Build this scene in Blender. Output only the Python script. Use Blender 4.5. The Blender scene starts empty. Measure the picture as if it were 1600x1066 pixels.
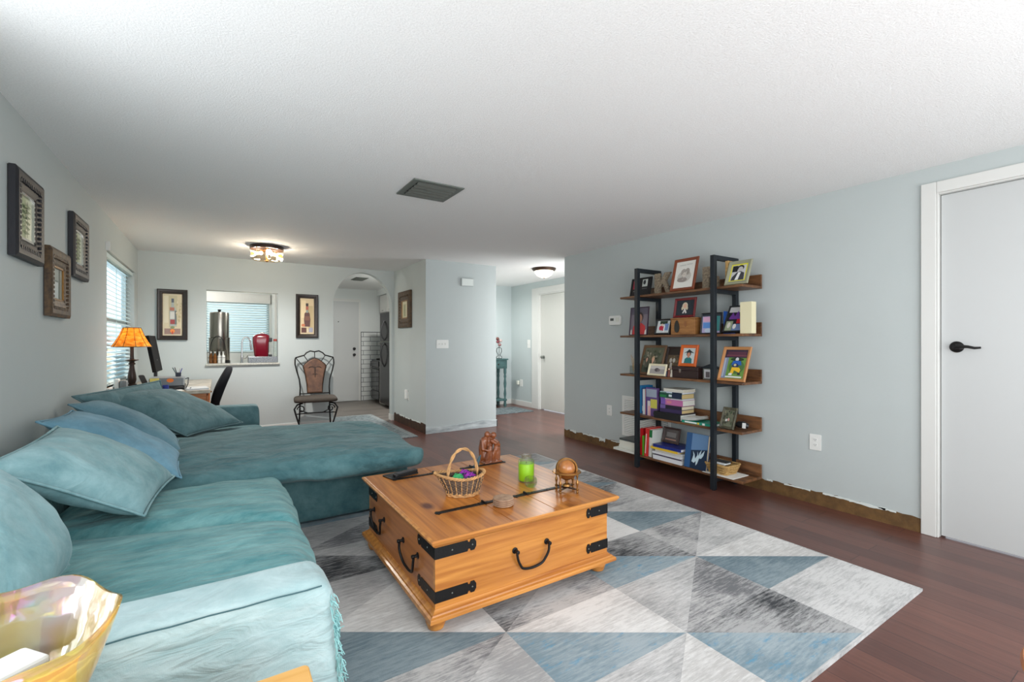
import bpy, bmesh, math, random
from mathutils import Vector, Matrix, noise
random.seed(7)
PI = math.pi
sc = bpy.context.scene
col = sc.collection

# ------------------------------------------------------------------ camera
cam_d = bpy.data.cameras.new('camera'); cam = bpy.data.objects.new('camera', cam_d); col.objects.link(cam)
cam.location = (0, 0, 1.28); cam.rotation_euler = (PI / 2, 0, -0.5695)
cam_d.sensor_width = 36; cam_d.lens = 717.9 / 1600 * 36; cam_d.shift_y = 0.00125; cam_d.clip_start = 0.05
sc.camera = cam
sc.view_settings.view_transform = 'Standard'; sc.view_settings.look = 'None'
sc.view_settings.exposure = 0.63; sc.view_settings.gamma = 1.0; sc.view_settings.use_curve_mapping = False
sc.cycles.max_bounces = 10; sc.cycles.diffuse_bounces = 6; sc.cycles.glossy_bounces = 4
sc.cycles.transmission_bounces = 8; sc.cycles.transparent_max_bounces = 12
sc.cycles.caustics_reflective = False; sc.cycles.caustics_refractive = False
sc.cycles.sample_clamp_indirect = 4.0

# ------------------------------------------------------------------ world and added fill light
w = bpy.data.worlds.new('world'); sc.world = w; w.use_nodes = True
bg = w.node_tree.nodes['Background']; bg.inputs[0].default_value = (0.82, 0.92, 1.0, 1); bg.inputs[1].default_value = 1.25

def area(name, loc, rot, sx, sy, power, color=(1, 1, 1)):
    d = bpy.data.lights.new(name, 'AREA'); d.shape = 'RECTANGLE'; d.size = sx; d.size_y = sy
    d.energy = power; d.color = color
    o = bpy.data.objects.new(name, d); col.objects.link(o); o.location = loc; o.rotation_euler = rot
    return o
def lamp(name, loc, power, color=(1, 0.85, 0.65), r=0.04):
    d = bpy.data.lights.new(name, 'POINT'); d.energy = power; d.color = color; d.shadow_soft_size = r
    o = bpy.data.objects.new(name, d); col.objects.link(o); o.location = loc
    return o
# added fill light at the hallway's near end, unseen behind the right wall
area('hall_fill_light', (4.62, 4.74, 1.1), (PI / 2 + .1, 0, 0), .8, 2.0, 26, (0.97, 0.99, 1.0))
def down(name, loc, r, power, color):
    d = bpy.data.lights.new(name, 'AREA'); d.shape = 'DISK'; d.size = 2 * r; d.energy = power; d.color = color; d.spread = PI
    o = bpy.data.objects.new(name, d); col.objects.link(o); o.location = loc; return o
# added fill light entering by an opening in the unseen wall behind the camera
area('rear_fill_light', (1.5, -1.1, 1.2), (PI / 2 + .05, 0, 0), 4.2, 1.9, 61, (1.0, 0.98, 0.97))
# added side fill light beyond an invented left wall opening, outside the frame
area('side_fill_light', (-1.1, 1.0, 1.6), (0, -PI / 2 - .5, 0), 1.2, 2.4, 20, (0.97, 0.98, 1.0))

# ------------------------------------------------------------------ materials
M = {}
def s2l(c):
    return tuple(((x / 255) / 12.92 if x / 255 <= 0.04045 else ((x / 255 + 0.055) / 1.055) ** 2.4) for x in c[:3]) + (1,)
def mat(name, rgb, rough=0.5, metal=0.0, bump=0.0, bscale=60.0, var=0.0, vscale=6.0, stretch=(1, 1, 1), spec=0.5,
        sheen=0.0, coat=0.0, rgb2=None, detail=4.0):
    m = bpy.data.materials.new(name); m.use_nodes = True
    nt = m.node_tree; b = nt.nodes['Principled BSDF']
    b.inputs['Base Color'].default_value = s2l(rgb); b.inputs['Roughness'].default_value = rough
    b.inputs['Metallic'].default_value = metal; b.inputs['Specular IOR Level'].default_value = spec
    b.inputs['Sheen Weight'].default_value = sheen; b.inputs['Coat Weight'].default_value = coat
    if var or bump or rgb2:
        tc = nt.nodes.new('ShaderNodeTexCoord'); mp = nt.nodes.new('ShaderNodeMapping')
        mp.inputs['Scale'].default_value = stretch; nt.links.new(tc.outputs['Object'], mp.inputs[0])
    if var or rgb2:
        n = nt.nodes.new('ShaderNodeTexNoise'); n.inputs['Scale'].default_value = vscale; n.inputs['Detail'].default_value = detail
        n.inputs['Roughness'].default_value = 0.6
        nt.links.new(mp.outputs[0], n.inputs[0])
        r = nt.nodes.new('ShaderNodeValToRGB'); r.color_ramp.elements[0].position = 0.32; r.color_ramp.elements[1].position = 0.68
        if rgb2:
            a, c = s2l(rgb2), s2l(rgb)
        else:
            c0 = s2l(rgb); a = tuple(x * (1 - var) for x in c0[:3]) + (1,); c = tuple(min(1, x * (1 + var)) for x in c0[:3]) + (1,)
        r.color_ramp.elements[0].color = a; r.color_ramp.elements[1].color = c
        nt.links.new(n.outputs[0], r.inputs[0]); nt.links.new(r.outputs[0], b.inputs['Base Color'])
    if bump:
        n2 = nt.nodes.new('ShaderNodeTexNoise'); n2.inputs['Scale'].default_value = bscale; n2.inputs['Detail'].default_value = 5
        nt.links.new(mp.outputs[0], n2.inputs[0])
        bp = nt.nodes.new('ShaderNodeBump'); bp.inputs['Strength'].default_value = bump; bp.inputs['Distance'].default_value = 0.01
        nt.links.new(n2.outputs[0], bp.inputs['Height']); nt.links.new(bp.outputs[0], b.inputs['Normal'])
    M[name] = m
    return m
def emis(name, rgb, strength, base=None):
    m = mat(name, base or rgb, 0.4); b = m.node_tree.nodes['Principled BSDF']
    b.inputs['Emission Color'].default_value = s2l(rgb); b.inputs['Emission Strength'].default_value = strength
    return m
def glass(name, rgb, rough=0.0, mixt=0.0, ior=1.45):
    m = bpy.data.materials.new(name); m.use_nodes = True; nt = m.node_tree; nt.nodes.clear()
    o = nt.nodes.new('ShaderNodeOutputMaterial'); g = nt.nodes.new('ShaderNodeBsdfPrincipled')
    g.inputs['Base Color'].default_value = s2l(rgb); g.inputs['Transmission Weight'].default_value = 1.0
    g.inputs['Roughness'].default_value = rough; g.inputs['IOR'].default_value = ior
    if mixt:
        t = nt.nodes.new('ShaderNodeBsdfTransparent'); t.inputs[0].default_value = s2l(rgb)
        x = nt.nodes.new('ShaderNodeMixShader'); x.inputs[0].default_value = mixt
        nt.links.new(g.outputs[0], x.inputs[1]); nt.links.new(t.outputs[0], x.inputs[2]); nt.links.new(x.outputs[0], o.inputs[0])
    else:
        nt.links.new(g.outputs[0], o.inputs[0])
    M[name] = m
    return m

def planks(name, c1, c2, cm, wdt, lng, rough, along='y', grain=(0.75, 1.2), coat=0.0, gap=0.0015):
    """laminate boards: brick pattern with streaky grain along the boards"""
    m = bpy.data.materials.new(name); m.use_nodes = True; nt = m.node_tree; b = nt.nodes['Principled BSDF']
    tc = nt.nodes.new('ShaderNodeTexCoord'); mp = nt.nodes.new('ShaderNodeMapping')
    if along == 'y': mp.inputs['Rotation'].default_value = (0, 0, PI / 2)
    nt.links.new(tc.outputs['Object'], mp.inputs[0])
    br = nt.nodes.new('ShaderNodeTexBrick'); br.inputs['Scale'].default_value = 1
    br.inputs['Brick Width'].default_value = lng; br.inputs['Row Height'].default_value = wdt
    br.inputs['Mortar Size'].default_value = gap; br.offset = 0.37
    br.inputs['Color1'].default_value = s2l(c1); br.inputs['Color2'].default_value = s2l(c2); br.inputs['Mortar'].default_value = s2l(cm)
    nt.links.new(mp.outputs[0], br.inputs[0])
    mp2 = nt.nodes.new('ShaderNodeMapping'); mp2.inputs['Scale'].default_value = (1.6, 26, 1); nt.links.new(mp.outputs[0], mp2.inputs[0])
    n = nt.nodes.new('ShaderNodeTexNoise'); n.inputs['Scale'].default_value = 2.2; n.inputs['Detail'].default_value = 7; n.inputs['Roughness'].default_value = .65
    nt.links.new(mp2.outputs[0], n.inputs[0])
    mr = nt.nodes.new('ShaderNodeMapRange'); mr.inputs[1].default_value = .3; mr.inputs[2].default_value = .7
    mr.inputs[3].default_value = grain[0]; mr.inputs[4].default_value = grain[1]; nt.links.new(n.outputs[0], mr.inputs[0])
    mx = nt.nodes.new('ShaderNodeVectorMath'); mx.operation = 'MULTIPLY'
    nt.links.new(br.outputs[0], mx.inputs[0]); nt.links.new(mr.outputs[0], mx.inputs[1]); nt.links.new(mx.outputs[0], b.inputs['Base Color'])
    b.inputs['Roughness'].default_value = rough; b.inputs['Coat Weight'].default_value = coat; b.inputs['Coat Roughness'].default_value = .18
    M[name] = m
    return m

def pine(name, c_lo, c_hi, axis, rough=0.32, knots=True, sc_=1.0):
    """varnished pine: grain stretched along one axis, a few knots"""
    m = bpy.data.materials.new(name); m.use_nodes = True; nt = m.node_tree; b = nt.nodes['Principled BSDF']
    tc = nt.nodes.new('ShaderNodeTexCoord'); mp = nt.nodes.new('ShaderNodeMapping')
    s = [26 * sc_] * 3; s['xyz'.index(axis)] = 1.3 * sc_; mp.inputs['Scale'].default_value = s
    nt.links.new(tc.outputs['Object'], mp.inputs[0])
    n = nt.nodes.new('ShaderNodeTexNoise'); n.inputs['Scale'].default_value = 1.3; n.inputs['Detail'].default_value = 6; n.inputs['Distortion'].default_value = .6
    nt.links.new(mp.outputs[0], n.inputs[0])
    r = nt.nodes.new('ShaderNodeValToRGB'); r.color_ramp.elements[0].position = .3; r.color_ramp.elements[1].position = .7
    r.color_ramp.elements[0].color = s2l(c_lo); r.color_ramp.elements[1].color = s2l(c_hi); nt.links.new(n.outputs[0], r.inputs[0])
    out = r.outputs[0]
    if knots:
        mp2 = nt.nodes.new('ShaderNodeMapping'); k = [5.0, 5.0, 5.0]; k['xyz'.index(axis)] = 2.6; mp2.inputs['Scale'].default_value = k
        nt.links.new(tc.outputs['Object'], mp2.inputs[0])
        v = nt.nodes.new('ShaderNodeTexVoronoi'); v.inputs['Scale'].default_value = .9; nt.links.new(mp2.outputs[0], v.inputs[0])
        r2 = nt.nodes.new('ShaderNodeValToRGB'); r2.color_ramp.elements[0].position = .07; r2.color_ramp.elements[1].position = .17
        r2.color_ramp.elements[0].color = (.22, .10, .04, 1); r2.color_ramp.elements[1].color = (1, 1, 1, 1)
        nt.links.new(v.outputs['Distance'], r2.inputs[0])
        mx = nt.nodes.new('ShaderNodeVectorMath'); mx.operation = 'MULTIPLY'; nt.links.new(out, mx.inputs[0]); nt.links.new(r2.outputs[0], mx.inputs[1])
        out = mx.outputs[0]
    nt.links.new(out, b.inputs['Base Color']); b.inputs['Roughness'].default_value = rough
    b.inputs['Coat Weight'].default_value = .25; b.inputs['Coat Roughness'].default_value = .2
    M[name] = m
    return m

def denim(name, dark, light, streak=(1, 1, 1), vs=5.0, crease=0.35):
    """stone washed slipcover cotton"""
    m = bpy.data.materials.new(name); m.use_nodes = True; nt = m.node_tree; b = nt.nodes['Principled BSDF']
    tc = nt.nodes.new('ShaderNodeTexCoord'); mp = nt.nodes.new('ShaderNodeMapping'); mp.inputs['Scale'].default_value = streak
    nt.links.new(tc.outputs['Object'], mp.inputs[0])
    n = nt.nodes.new('ShaderNodeTexNoise'); n.inputs['Scale'].default_value = vs; n.inputs['Detail'].default_value = 9; n.inputs['Roughness'].default_value = .68
    n.inputs['Distortion'].default_value = .25; nt.links.new(mp.outputs[0], n.inputs[0])
    r = nt.nodes.new('ShaderNodeValToRGB'); r.color_ramp.elements[0].position = .34; r.color_ramp.elements[1].position = .68
    r.color_ramp.elements[0].color = s2l(dark); r.color_ramp.elements[1].color = s2l(light)
    nt.links.new(n.outputs[0], r.inputs[0]); nt.links.new(r.outputs[0], b.inputs['Base Color'])
    n2 = nt.nodes.new('ShaderNodeTexNoise'); n2.inputs['Scale'].default_value = 420; nt.links.new(tc.outputs['Object'], n2.inputs[0])
    n3 = nt.nodes.new('ShaderNodeTexNoise'); n3.inputs['Scale'].default_value = 7; n3.inputs['Detail'].default_value = 3; n3.inputs['Distortion'].default_value = 1.2
    nt.links.new(mp.outputs[0], n3.inputs[0])
    b1 = nt.nodes.new('ShaderNodeBump'); b1.inputs['Strength'].default_value = crease; b1.inputs['Distance'].default_value = .03; nt.links.new(n3.outputs[0], b1.inputs['Height'])
    b2 = nt.nodes.new('ShaderNodeBump'); b2.inputs['Strength'].default_value = .25; b2.inputs['Distance'].default_value = .002; nt.links.new(n2.outputs[0], b2.inputs['Height'])
    nt.links.new(b1.outputs[0], b2.inputs['Normal']); nt.links.new(b2.outputs[0], b.inputs['Normal'])
    b.inputs['Roughness'].default_value = .9; b.inputs['Specular IOR Level'].default_value = .2; b.inputs['Sheen Weight'].default_value = .12
    M[name] = m
    return m

mat('wall', (183, 190, 189), .6, bump=.05, bscale=45, var=.015, vscale=2, spec=.3)
mat('wall_kitchen', (212, 216, 214), .6, spec=.3)
mat('wall_hall', (188, 197, 197), .6, spec=.3)
# popcorn ceiling
def ceiling_mat():
    m = mat('ceiling', (226, 226, 225), .85, spec=.2); nt = m.node_tree; b = nt.nodes['Principled BSDF']
    tc = nt.nodes.new('ShaderNodeTexCoord')
    n = nt.nodes.new('ShaderNodeTexNoise'); n.inputs['Scale'].default_value = 125; n.inputs['Detail'].default_value = 6; n.inputs['Roughness'].default_value = .7
    nt.links.new(tc.outputs['Object'], n.inputs[0])
    bp = nt.nodes.new('ShaderNodeBump'); bp.inputs['Strength'].default_value = .45; bp.inputs['Distance'].default_value = .01
    nt.links.new(n.outputs[0], bp.inputs['Height']); nt.links.new(bp.outputs[0], b.inputs['Normal'])
    r = nt.nodes.new('ShaderNodeValToRGB'); r.color_ramp.elements[0].position = .3; r.color_ramp.elements[1].position = .62
    r.color_ramp.elements[0].color = s2l((228, 228, 227)); r.color_ramp.elements[1].color = s2l((243, 243, 242))
    nt.links.new(n.outputs[0], r.inputs[0]); nt.links.new(r.outputs[0], b.inputs['Base Color'])
ceiling_mat()
planks('floor', (106, 66, 56), (84, 51, 45), (40, 22, 20), .125, 1.2, .33, 'y', coat=.12)
planks('floor_kitchen', (112, 106, 100), (84, 79, 75), (50, 46, 44), .15, 1.2, .45, 'x')
mat('trim_white', (212, 212, 208), .4); mat('door_white', (190, 192, 191), .38, spec=.4)
mat('door_hall', (196, 196, 190), .45)
mat('raw_brown', (112, 82, 44), .7, rgb2=(84, 60, 32), vscale=14, bump=.3, bscale=40)
mat('raw_dark', (70, 45, 28), .7, rgb2=(44, 28, 18), vscale=14, bump=.3, bscale=40)
mat('chip_white', (214, 220, 216), .7, bump=.3, bscale=80)
mat('smear', (205, 212, 212), .6, rgb2=(146, 154, 157), vscale=4, stretch=(1, 1, 4))
mat('black_metal', (34, 40, 46), .38, .35, bump=.04, bscale=200)
mat('black_iron', (30, 29, 29), .45, .6, bump=.12, bscale=120)
mat('black_plastic', (24, 25, 27), .4); mat('black_fabric', (22, 23, 27), .9, bump=.2, bscale=300, spec=.2)
mat('bronze', (66, 47, 34), .4, .6); mat('dark_bronze', (48, 34, 28), .35, .5, var=.25, vscale=20)
mat('brass', (150, 108, 58), .3, .8, var=.2, vscale=18)
mat('steel', (150, 146, 138), .25, 1.0, bump=.03, bscale=8, stretch=(30, 30, 1)); mat('chrome', (200, 200, 200), .12, 1.0)
mat('grey_metal', (118, 122, 116), .45, .5); mat('vent_grey', (104, 110, 104), .5, .3)
mat('white_plastic', (225, 226, 222), .4); mat('cream_plastic', (218, 220, 208), .4)
mat('shelf_wood', (132, 90, 56), .45, rgb2=(66, 42, 28), vscale=5, stretch=(5, 1, 5), detail=6)
mat('appliance_black', (22, 22, 24), .22, .2); mat('oven_glass', (10, 10, 12), .06)
mat('tile_trim', (70, 74, 76), .5)
mat('white_paper', (226, 226, 222), .7); mat('cream_paper', (214, 202, 172), .75)
mat('granite', (128, 134, 138), .25, rgb2=(58, 62, 70), vscale=90, detail=3); mat('stone_sill', (196, 196, 186), .35, rgb2=(150, 148, 138), vscale=40)
mat('red_gloss', (110, 12, 32), .22, coat=.4); mat('amber', (120, 72, 22), .15)
mat('leather', (112, 76, 52), .5, rgb2=(78, 50, 36), vscale=12, bump=.1, bscale=60)
mat('seat_dark', (58, 50, 42), .8, var=.2, vscale=50); mat('motif', (58, 44, 38), .6)
denim('denim_seat', (74, 128, 132), (124, 168, 168), (1, 2.6, 1), 5, .55)
denim('denim_arm_lit', (145, 171, 173), (173, 193, 194), (1, 1, 3), 8, .5)  # stronger light on the near arm is put into this lighter colour
denim('denim_chaise', (60, 98, 104), (96, 132, 135), (1, 1.8, 1), 5, .7)
denim('denim_dark', (70, 100, 105), (98, 128, 132), vs=7)
denim('denim_lit', (106, 146, 152), (150, 184, 188), vs=7)  # lighter copy: the light falling on the near pillows is in the colour
denim('denim_blue', (88, 132, 150), (124, 166, 186))
denim('denim_blue2', (84, 120, 134), (112, 148, 160))
mat('seam', (60, 92, 98), .9); mat('fringe', (140, 190, 190), .9)
pine('pine_top', (150, 84, 30), (202, 130, 58), 'y'); pine('pine_front', (160, 94, 34), (208, 142, 66), 'x'); pine('pine_side_shaded', (146, 84, 42), (184, 116, 62), 'y', knots=False)  # side panels use a darker pine, their shade put into the colour
pine('pine_light', (214, 158, 82), (232, 184, 112), 'x', knots=False); pine('orange_wood', (150, 84, 40), (190, 118, 62), 'x', sc_=3)
mat('carved_wood', (142, 82, 46), .3, rgb2=(104, 54, 30), vscale=9, stretch=(3, 3, .6), coat=.3)
mat('wicker_light', (186, 142, 92), .65, var=.3, vscale=30); mat('wicker_dark', (92, 74, 60), .75, var=.35, vscale=40)
mat('straw', (200, 166, 108), .8, rgb2=(158, 120, 66), vscale=60, bump=.4, bscale=120)
mat('yarn_purple', (150, 42, 160), .9, var=.4, vscale=30, bump=.5, bscale=90); mat('yarn_green', (58, 158, 96), .9, bump=.5, bscale=90)
mat('yarn_navy', (42, 56, 84), .9, bump=.5, bscale=90)
mat('wax', (172, 228, 30), .45); M['wax'].node_tree.nodes['Principled BSDF'].inputs['Subsurface Weight'].default_value = .1
glass('clear_glass', (248, 252, 250), 0, .72); glass('pane', (238, 246, 248), 0, .92)
glass('lamp_glass', (252, 246, 236), 0, .85)
mat('coaster', (176, 146, 120), .9, rgb2=(136, 106, 84), vscale=30)
emis('bulb_warm', (255, 196, 110), 9); emis('dome_glow', (255, 236, 206), 2.3)

# iridescent amber bowl
def bowl_mat(nm, base, trans):
    m = bpy.data.materials.new(nm); m.use_nodes = True; nt = m.node_tree; b = nt.nodes['Principled BSDF']
    b.inputs['Base Color'].default_value = base; b.inputs['Roughness'].default_value = .06
    b.inputs['Transmission Weight'].default_value = trans; b.inputs['IOR'].default_value = 1.4
    b.inputs['Thin Film Thickness'].default_value = 420; b.inputs['Thin Film IOR'].default_value = 1.9
    b.inputs['Specular IOR Level'].default_value = .9
    tc = nt.nodes.new('ShaderNodeTexCoord'); v = nt.nodes.new('ShaderNodeTexNoise'); v.inputs['Scale'].default_value = 14
    nt.links.new(tc.outputs['Object'], v.inputs[0])
    mr = nt.nodes.new('ShaderNodeMapRange'); mr.inputs[3].default_value = 250; mr.inputs[4].default_value = 620
    nt.links.new(v.outputs[0], mr.inputs[0]); nt.links.new(mr.outputs[0], b.inputs['Thin Film Thickness'])
    r = nt.nodes.new('ShaderNodeValToRGB'); r.color_ramp.elements[0].position = .42; r.color_ramp.elements[1].position = .56
    v2 = nt.nodes.new('ShaderNodeTexNoise'); v2.inputs['Scale'].default_value = 7; nt.links.new(tc.outputs['Object'], v2.inputs[0])
    r.color_ramp.elements[0].color = (.95, .66, .16, 1); r.color_ramp.elements[1].color = base; nt.links.new(v2.outputs[0], r.inputs[0]); nt.links.new(r.outputs[0], b.inputs['Base Color'])
    bp = nt.nodes.new('ShaderNodeBump'); bp.inputs['Strength'].default_value = .35; bp.inputs['Distance'].default_value = .01
    nt.links.new(v.outputs[0], bp.inputs['Height']); nt.links.new(bp.outputs[0], b.inputs['Normal'])
    M[nm] = m
bowl_mat('carnival_glass', (1.0, .88, .8, 1), .72); bowl_mat('carnival_amber', (1.0, .62, .12, 1), .7)
def c_(name, rgb, rough=.6, **k):
    if name not in M: mat(name, rgb, rough, **k)
    return name
_cc = {}
def C(rgb, rough=.6):
    """plain printed / painted colour"""
    k = (rgb, rough)
    if k not in _cc:
        n = 'colour_%d_%d_%d' % rgb + ('_g' if rough < .4 else ''); mat(n, rgb, rough); _cc[k] = n
    return _cc[k]

# ------------------------------------------------------------------ mesh helpers
class MB:
    def __init__(s): s.v = []; s.f = []; s.m = []; s.names = []; s.cur = 0; s.T = Matrix.Identity(4)
    def mat(s, name):
        if name not in s.names: s.names.append(name)
        s.cur = s.names.index(name); return s
    def at(s, T): s.T = T; return s
    def _add(s, vs, fs):
        o = len(s.v); s.v += [tuple(s.T @ Vector(p)) for p in vs]; s.f += [tuple(i + o for i in f) for f in fs]; s.m += [s.cur] * len(fs); return s
    def box(s, x0, x1, y0, y1, z0, z1):
        x0, x1 = sorted((x0, x1)); y0, y1 = sorted((y0, y1)); z0, z1 = sorted((z0, z1))
        return s._add([(x0, y0, z0), (x1, y0, z0), (x1, y1, z0), (x0, y1, z0), (x0, y0, z1), (x1, y0, z1), (x1, y1, z1), (x0, y1, z1)],
                      [(0, 3, 2, 1), (4, 5, 6, 7), (0, 1, 5, 4), (1, 2, 6, 5), (2, 3, 7, 6), (3, 0, 4, 7)])
    def prism(s, pts, d0, d1, axis='z'):
        """outline pts (a,b) extruded from d0 to d1 along axis; x:(y,z) y:(x,z) z:(x,y)"""
        f = {'z': lambda a, b, d: (a, b, d), 'y': lambda a, b, d: (a, d, b), 'x': lambda a, b, d: (d, a, b)}[axis]
        n = len(pts); vs = [f(a, b, d0) for a, b in pts] + [f(a, b, d1) for a, b in pts]
        fs = [tuple(range(n))[::-1], tuple(range(n, 2 * n))] + [(i, (i + 1) % n, n + (i + 1) % n, n + i) for i in range(n)]
        return s._add(vs, fs)
    def ring(s, rows, closed=True, cap=True):
        """rows of equal length point loops -> skin"""
        n = len(rows[0]); vs = [p for r in rows for p in r]; fs = []
        for i in range(len(rows) - 1):
            for j in range(n if closed else n - 1):
                fs.append((i * n + j, i * n + (j + 1) % n, (i + 1) * n + (j + 1) % n, (i + 1) * n + j))
        if cap and closed: fs += [tuple(range(n))[::-1], tuple(range((len(rows) - 1) * n, len(rows) * n))]
        return s._add(vs, fs)
    def tube(s, pts, r, n=8, closed=False):
        P = [Vector(p) for p in pts]; rr = r if isinstance(r, (list, tuple)) else [r] * len(P)
        rows = []; up = None
        for i, p in enumerate(P):
            if closed: t = P[(i + 1) % len(P)] - P[i - 1]
            else: t = P[min(i + 1, len(P) - 1)] - P[max(i - 1, 0)]
            if t.length < 1e-9: t = Vector((0, 0, 1))
            t.normalize()
            if up is None: up = Vector((0, 0, 1)) if abs(t.z) < .9 else Vector((1, 0, 0))
            a = t.cross(up)
            if a.length < 1e-4: a = t.cross(Vector((1, .3, .1)))
            a.normalize(); up = a.cross(t)
            b = up
            rows.append([p + (a * math.cos(2 * PI * k / n) + b * math.sin(2 * PI * k / n)) * rr[i] for k in range(n)])
        if closed:
            rows.append(rows[0]); return s.ring(rows, True, False)
        return s.ring(rows)
    def rod(s, p0, p1, r0, r1=None, n=12): return s.tube([p0, p1], [r0, r0 if r1 is None else r1], n)
    def bar(s, p0, p1, w_, h_):
        """square bar between two points"""
        p0, p1 = Vector(p0), Vector(p1); t = (p1 - p0).normalized(); up = Vector((0, 0, 1)) if abs(t.z) < .9 else Vector((1, 0, 0))
        a = t.cross(up).normalized() * w_ / 2; b = a.cross(t).normalized() * h_ / 2
        return s.ring([[p + a + b, p - a + b, p - a - b, p + a - b] for p in (p0, p1)])
    def lathe(s, prof, c=(0, 0, 0), n=28, sx=1, sy=1, cap=True):
        return s.ring([[(c[0] + r * sx * math.cos(2 * PI * k / n), c[1] + r * sy * math.sin(2 * PI * k / n), c[2] + z) for k in range(n)] for r, z in prof], True, cap)
    def ball(s, c, r, n=20, m=12, sx=1, sy=1, sz=1):
        return s.lathe([(max(1e-4, r * math.sin(PI * i / m)), -r * sz * math.cos(PI * i / m)) for i in range(m + 1)], c, n, sx, sy)
    def poly(s, pts, d, front=1):
        """flat polygon in local u,v plane at height d (z)"""
        return s._add([(a, b, d) for a, b in pts], [tuple(range(len(pts)))])
    def build(s, name, parent=None, bevel=0, smooth=None, local=False, seg=2, sub=0, origin=None, remesh=0):
        vs = s.v
        if parent is not None and not local:
            inv = parent.matrix_world.inverted() if False else None
            L = Vector(parent['_loc']) if '_loc' in parent else Vector((0, 0, 0)); vs = [tuple(Vector(p) - L) for p in vs]
        elif parent is None:
            if origin is None:
                xs = [p[0] for p in vs]; ys = [p[1] for p in vs]; zs = [p[2] for p in vs]
                origin = ((min(xs) + max(xs)) / 2, (min(ys) + max(ys)) / 2, min(zs))
            vs = [(p[0] - origin[0], p[1] - origin[1], p[2] - origin[2]) for p in vs]
        me = bpy.data.meshes.new(name); me.from_pydata(vs, [], s.f)
        for n in s.names: me.materials.append(M[n])
        for p, k in zip(me.polygons, s.m): p.material_index = k
        bm = bmesh.new(); bm.from_mesh(me); bmesh.ops.recalc_face_normals(bm, faces=bm.faces); bm.to_mesh(me); bm.free()
        o = bpy.data.objects.new(name, me); col.objects.link(o)
        if parent is not None: o.parent = parent; o['_loc'] = tuple(parent['_loc']) if '_loc' in parent else (0, 0, 0)
        else: o.location = origin; o['_loc'] = tuple(origin)
        if remesh:
            md = o.modifiers.new('remesh', 'REMESH'); md.mode = 'VOXEL'; md.voxel_size = remesh; md.use_smooth_shade = True
            m2 = o.modifiers.new('soft', 'SMOOTH'); m2.iterations = 6
        if bevel:
            md = o.modifiers.new('bevel', 'BEVEL'); md.width = bevel; md.segments = seg; md.limit_method = 'ANGLE'; md.angle_limit = .6
        if sub:
            md = o.modifiers.new('sub', 'SUBSURF'); md.levels = sub; md.render_levels = sub
        if smooth is not None:
            me.polygons.foreach_set('use_smooth', [True] * len(me.polygons))
            if smooth < 3: me.set_sharp_from_angle(angle=smooth)
        return o
SM = .7
def smooth_path(P, k):
    """Catmull-Rom resampling of a polyline"""
    P = [Vector(p) for p in P]; out = []
    for i in range(len(P) - 1):
        a, b, c, d = P[max(i - 1, 0)], P[i], P[i + 1], P[min(i + 2, len(P) - 1)]
        for j in range(k):
            t = j / k; out.append(.5 * ((2 * b) + (c - a) * t + (2 * a - 5 * b + 4 * c - d) * t * t + (3 * b - a - 3 * c + d) * t ** 3))
    return out + [P[-1]]
def tag(o, label, cat, group=None):
    o['label'] = label; o['category'] = cat
    if group: o['group'] = group
    return o
def thing(name, loc, label, cat, group=None):
    o = bpy.data.objects.new(name, None); col.objects.link(o); o.location = loc; o.empty_display_size = .1
    o['_loc'] = tuple(loc); tag(o, label, cat, group); return o
def struct(o): o['kind'] = 'structure'; return o
def rounded(a0, a1, b0, b1, r, n=4):
    pts = []
    for cx, cy, t0 in ((a1 - r, b1 - r, 0), (a0 + r, b1 - r, PI / 2), (a0 + r, b0 + r, PI), (a1 - r, b0 + r, 1.5 * PI)):
        for k in range(n + 1): pts.append((cx + r * math.cos(t0 + PI / 2 * k / n), cy + r * math.sin(t0 + PI / 2 * k / n)))
    return pts
def basis(o, u, v):
    u, v = Vector(u), Vector(v); n = u.cross(v)
    return Matrix(((u.x, v.x, n.x, o[0]), (u.y, v.y, n.y, o[1]), (u.z, v.z, n.z, o[2]), (0, 0, 0, 1)))

# ------------------------------------------------------------------ room shell
XL, YB, XB, YX, XBR, XR, YR, XH, CZ = -.85, 7.406, 2.44, 6.036, 3.576, 3.979, 4.887, 5.17, 2.44
YFAR = 8.1; KY = 10.3; KX = 3.5; YREAR = -.9
b = MB().mat('floor').box(XL - .12, XH + .12, YREAR - .12, YB, -.1, 0).box(XBR, XH + .12, YB, YFAR + .12, -.1, 0)
struct(b.build('floor', origin=(0, 0, 0)))
struct(MB().mat('floor_kitchen').box(XL - .12, XBR, YB, KY + .12, -.1, 0).build('floor_kitchen', origin=(0, 0, 0)))
struct(MB().mat('ceiling').box(XL - .12, XH + .12, YREAR - .12, KY + .12, CZ, CZ + .1).build('ceiling', origin=(0, 0, 0)))
# left wall with window opening, and an added opening for the side fill light
wy0, wy1, wz0, wz1 = 5.5, 7.12, .86, 2.12
b = MB().mat('wall').box(XL - .12, XL, YREAR, -.25, 0, CZ).box(XL - .12, XL, 2.25, wy0, 0, CZ).box(XL - .12, XL, -.25, 2.25, 0, 1.0).box(XL - .12, XL, -.25, 2.25, 2.3, CZ).box(XL - .12, XL, wy1, KY + .12, 0, CZ).box(XL - .12, XL, wy0, wy1, 0, wz0).box(XL - .12, XL, wy0, wy1, wz1, CZ)
struct(b.build('wall_left', origin=(0, 0, 0)))
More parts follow.
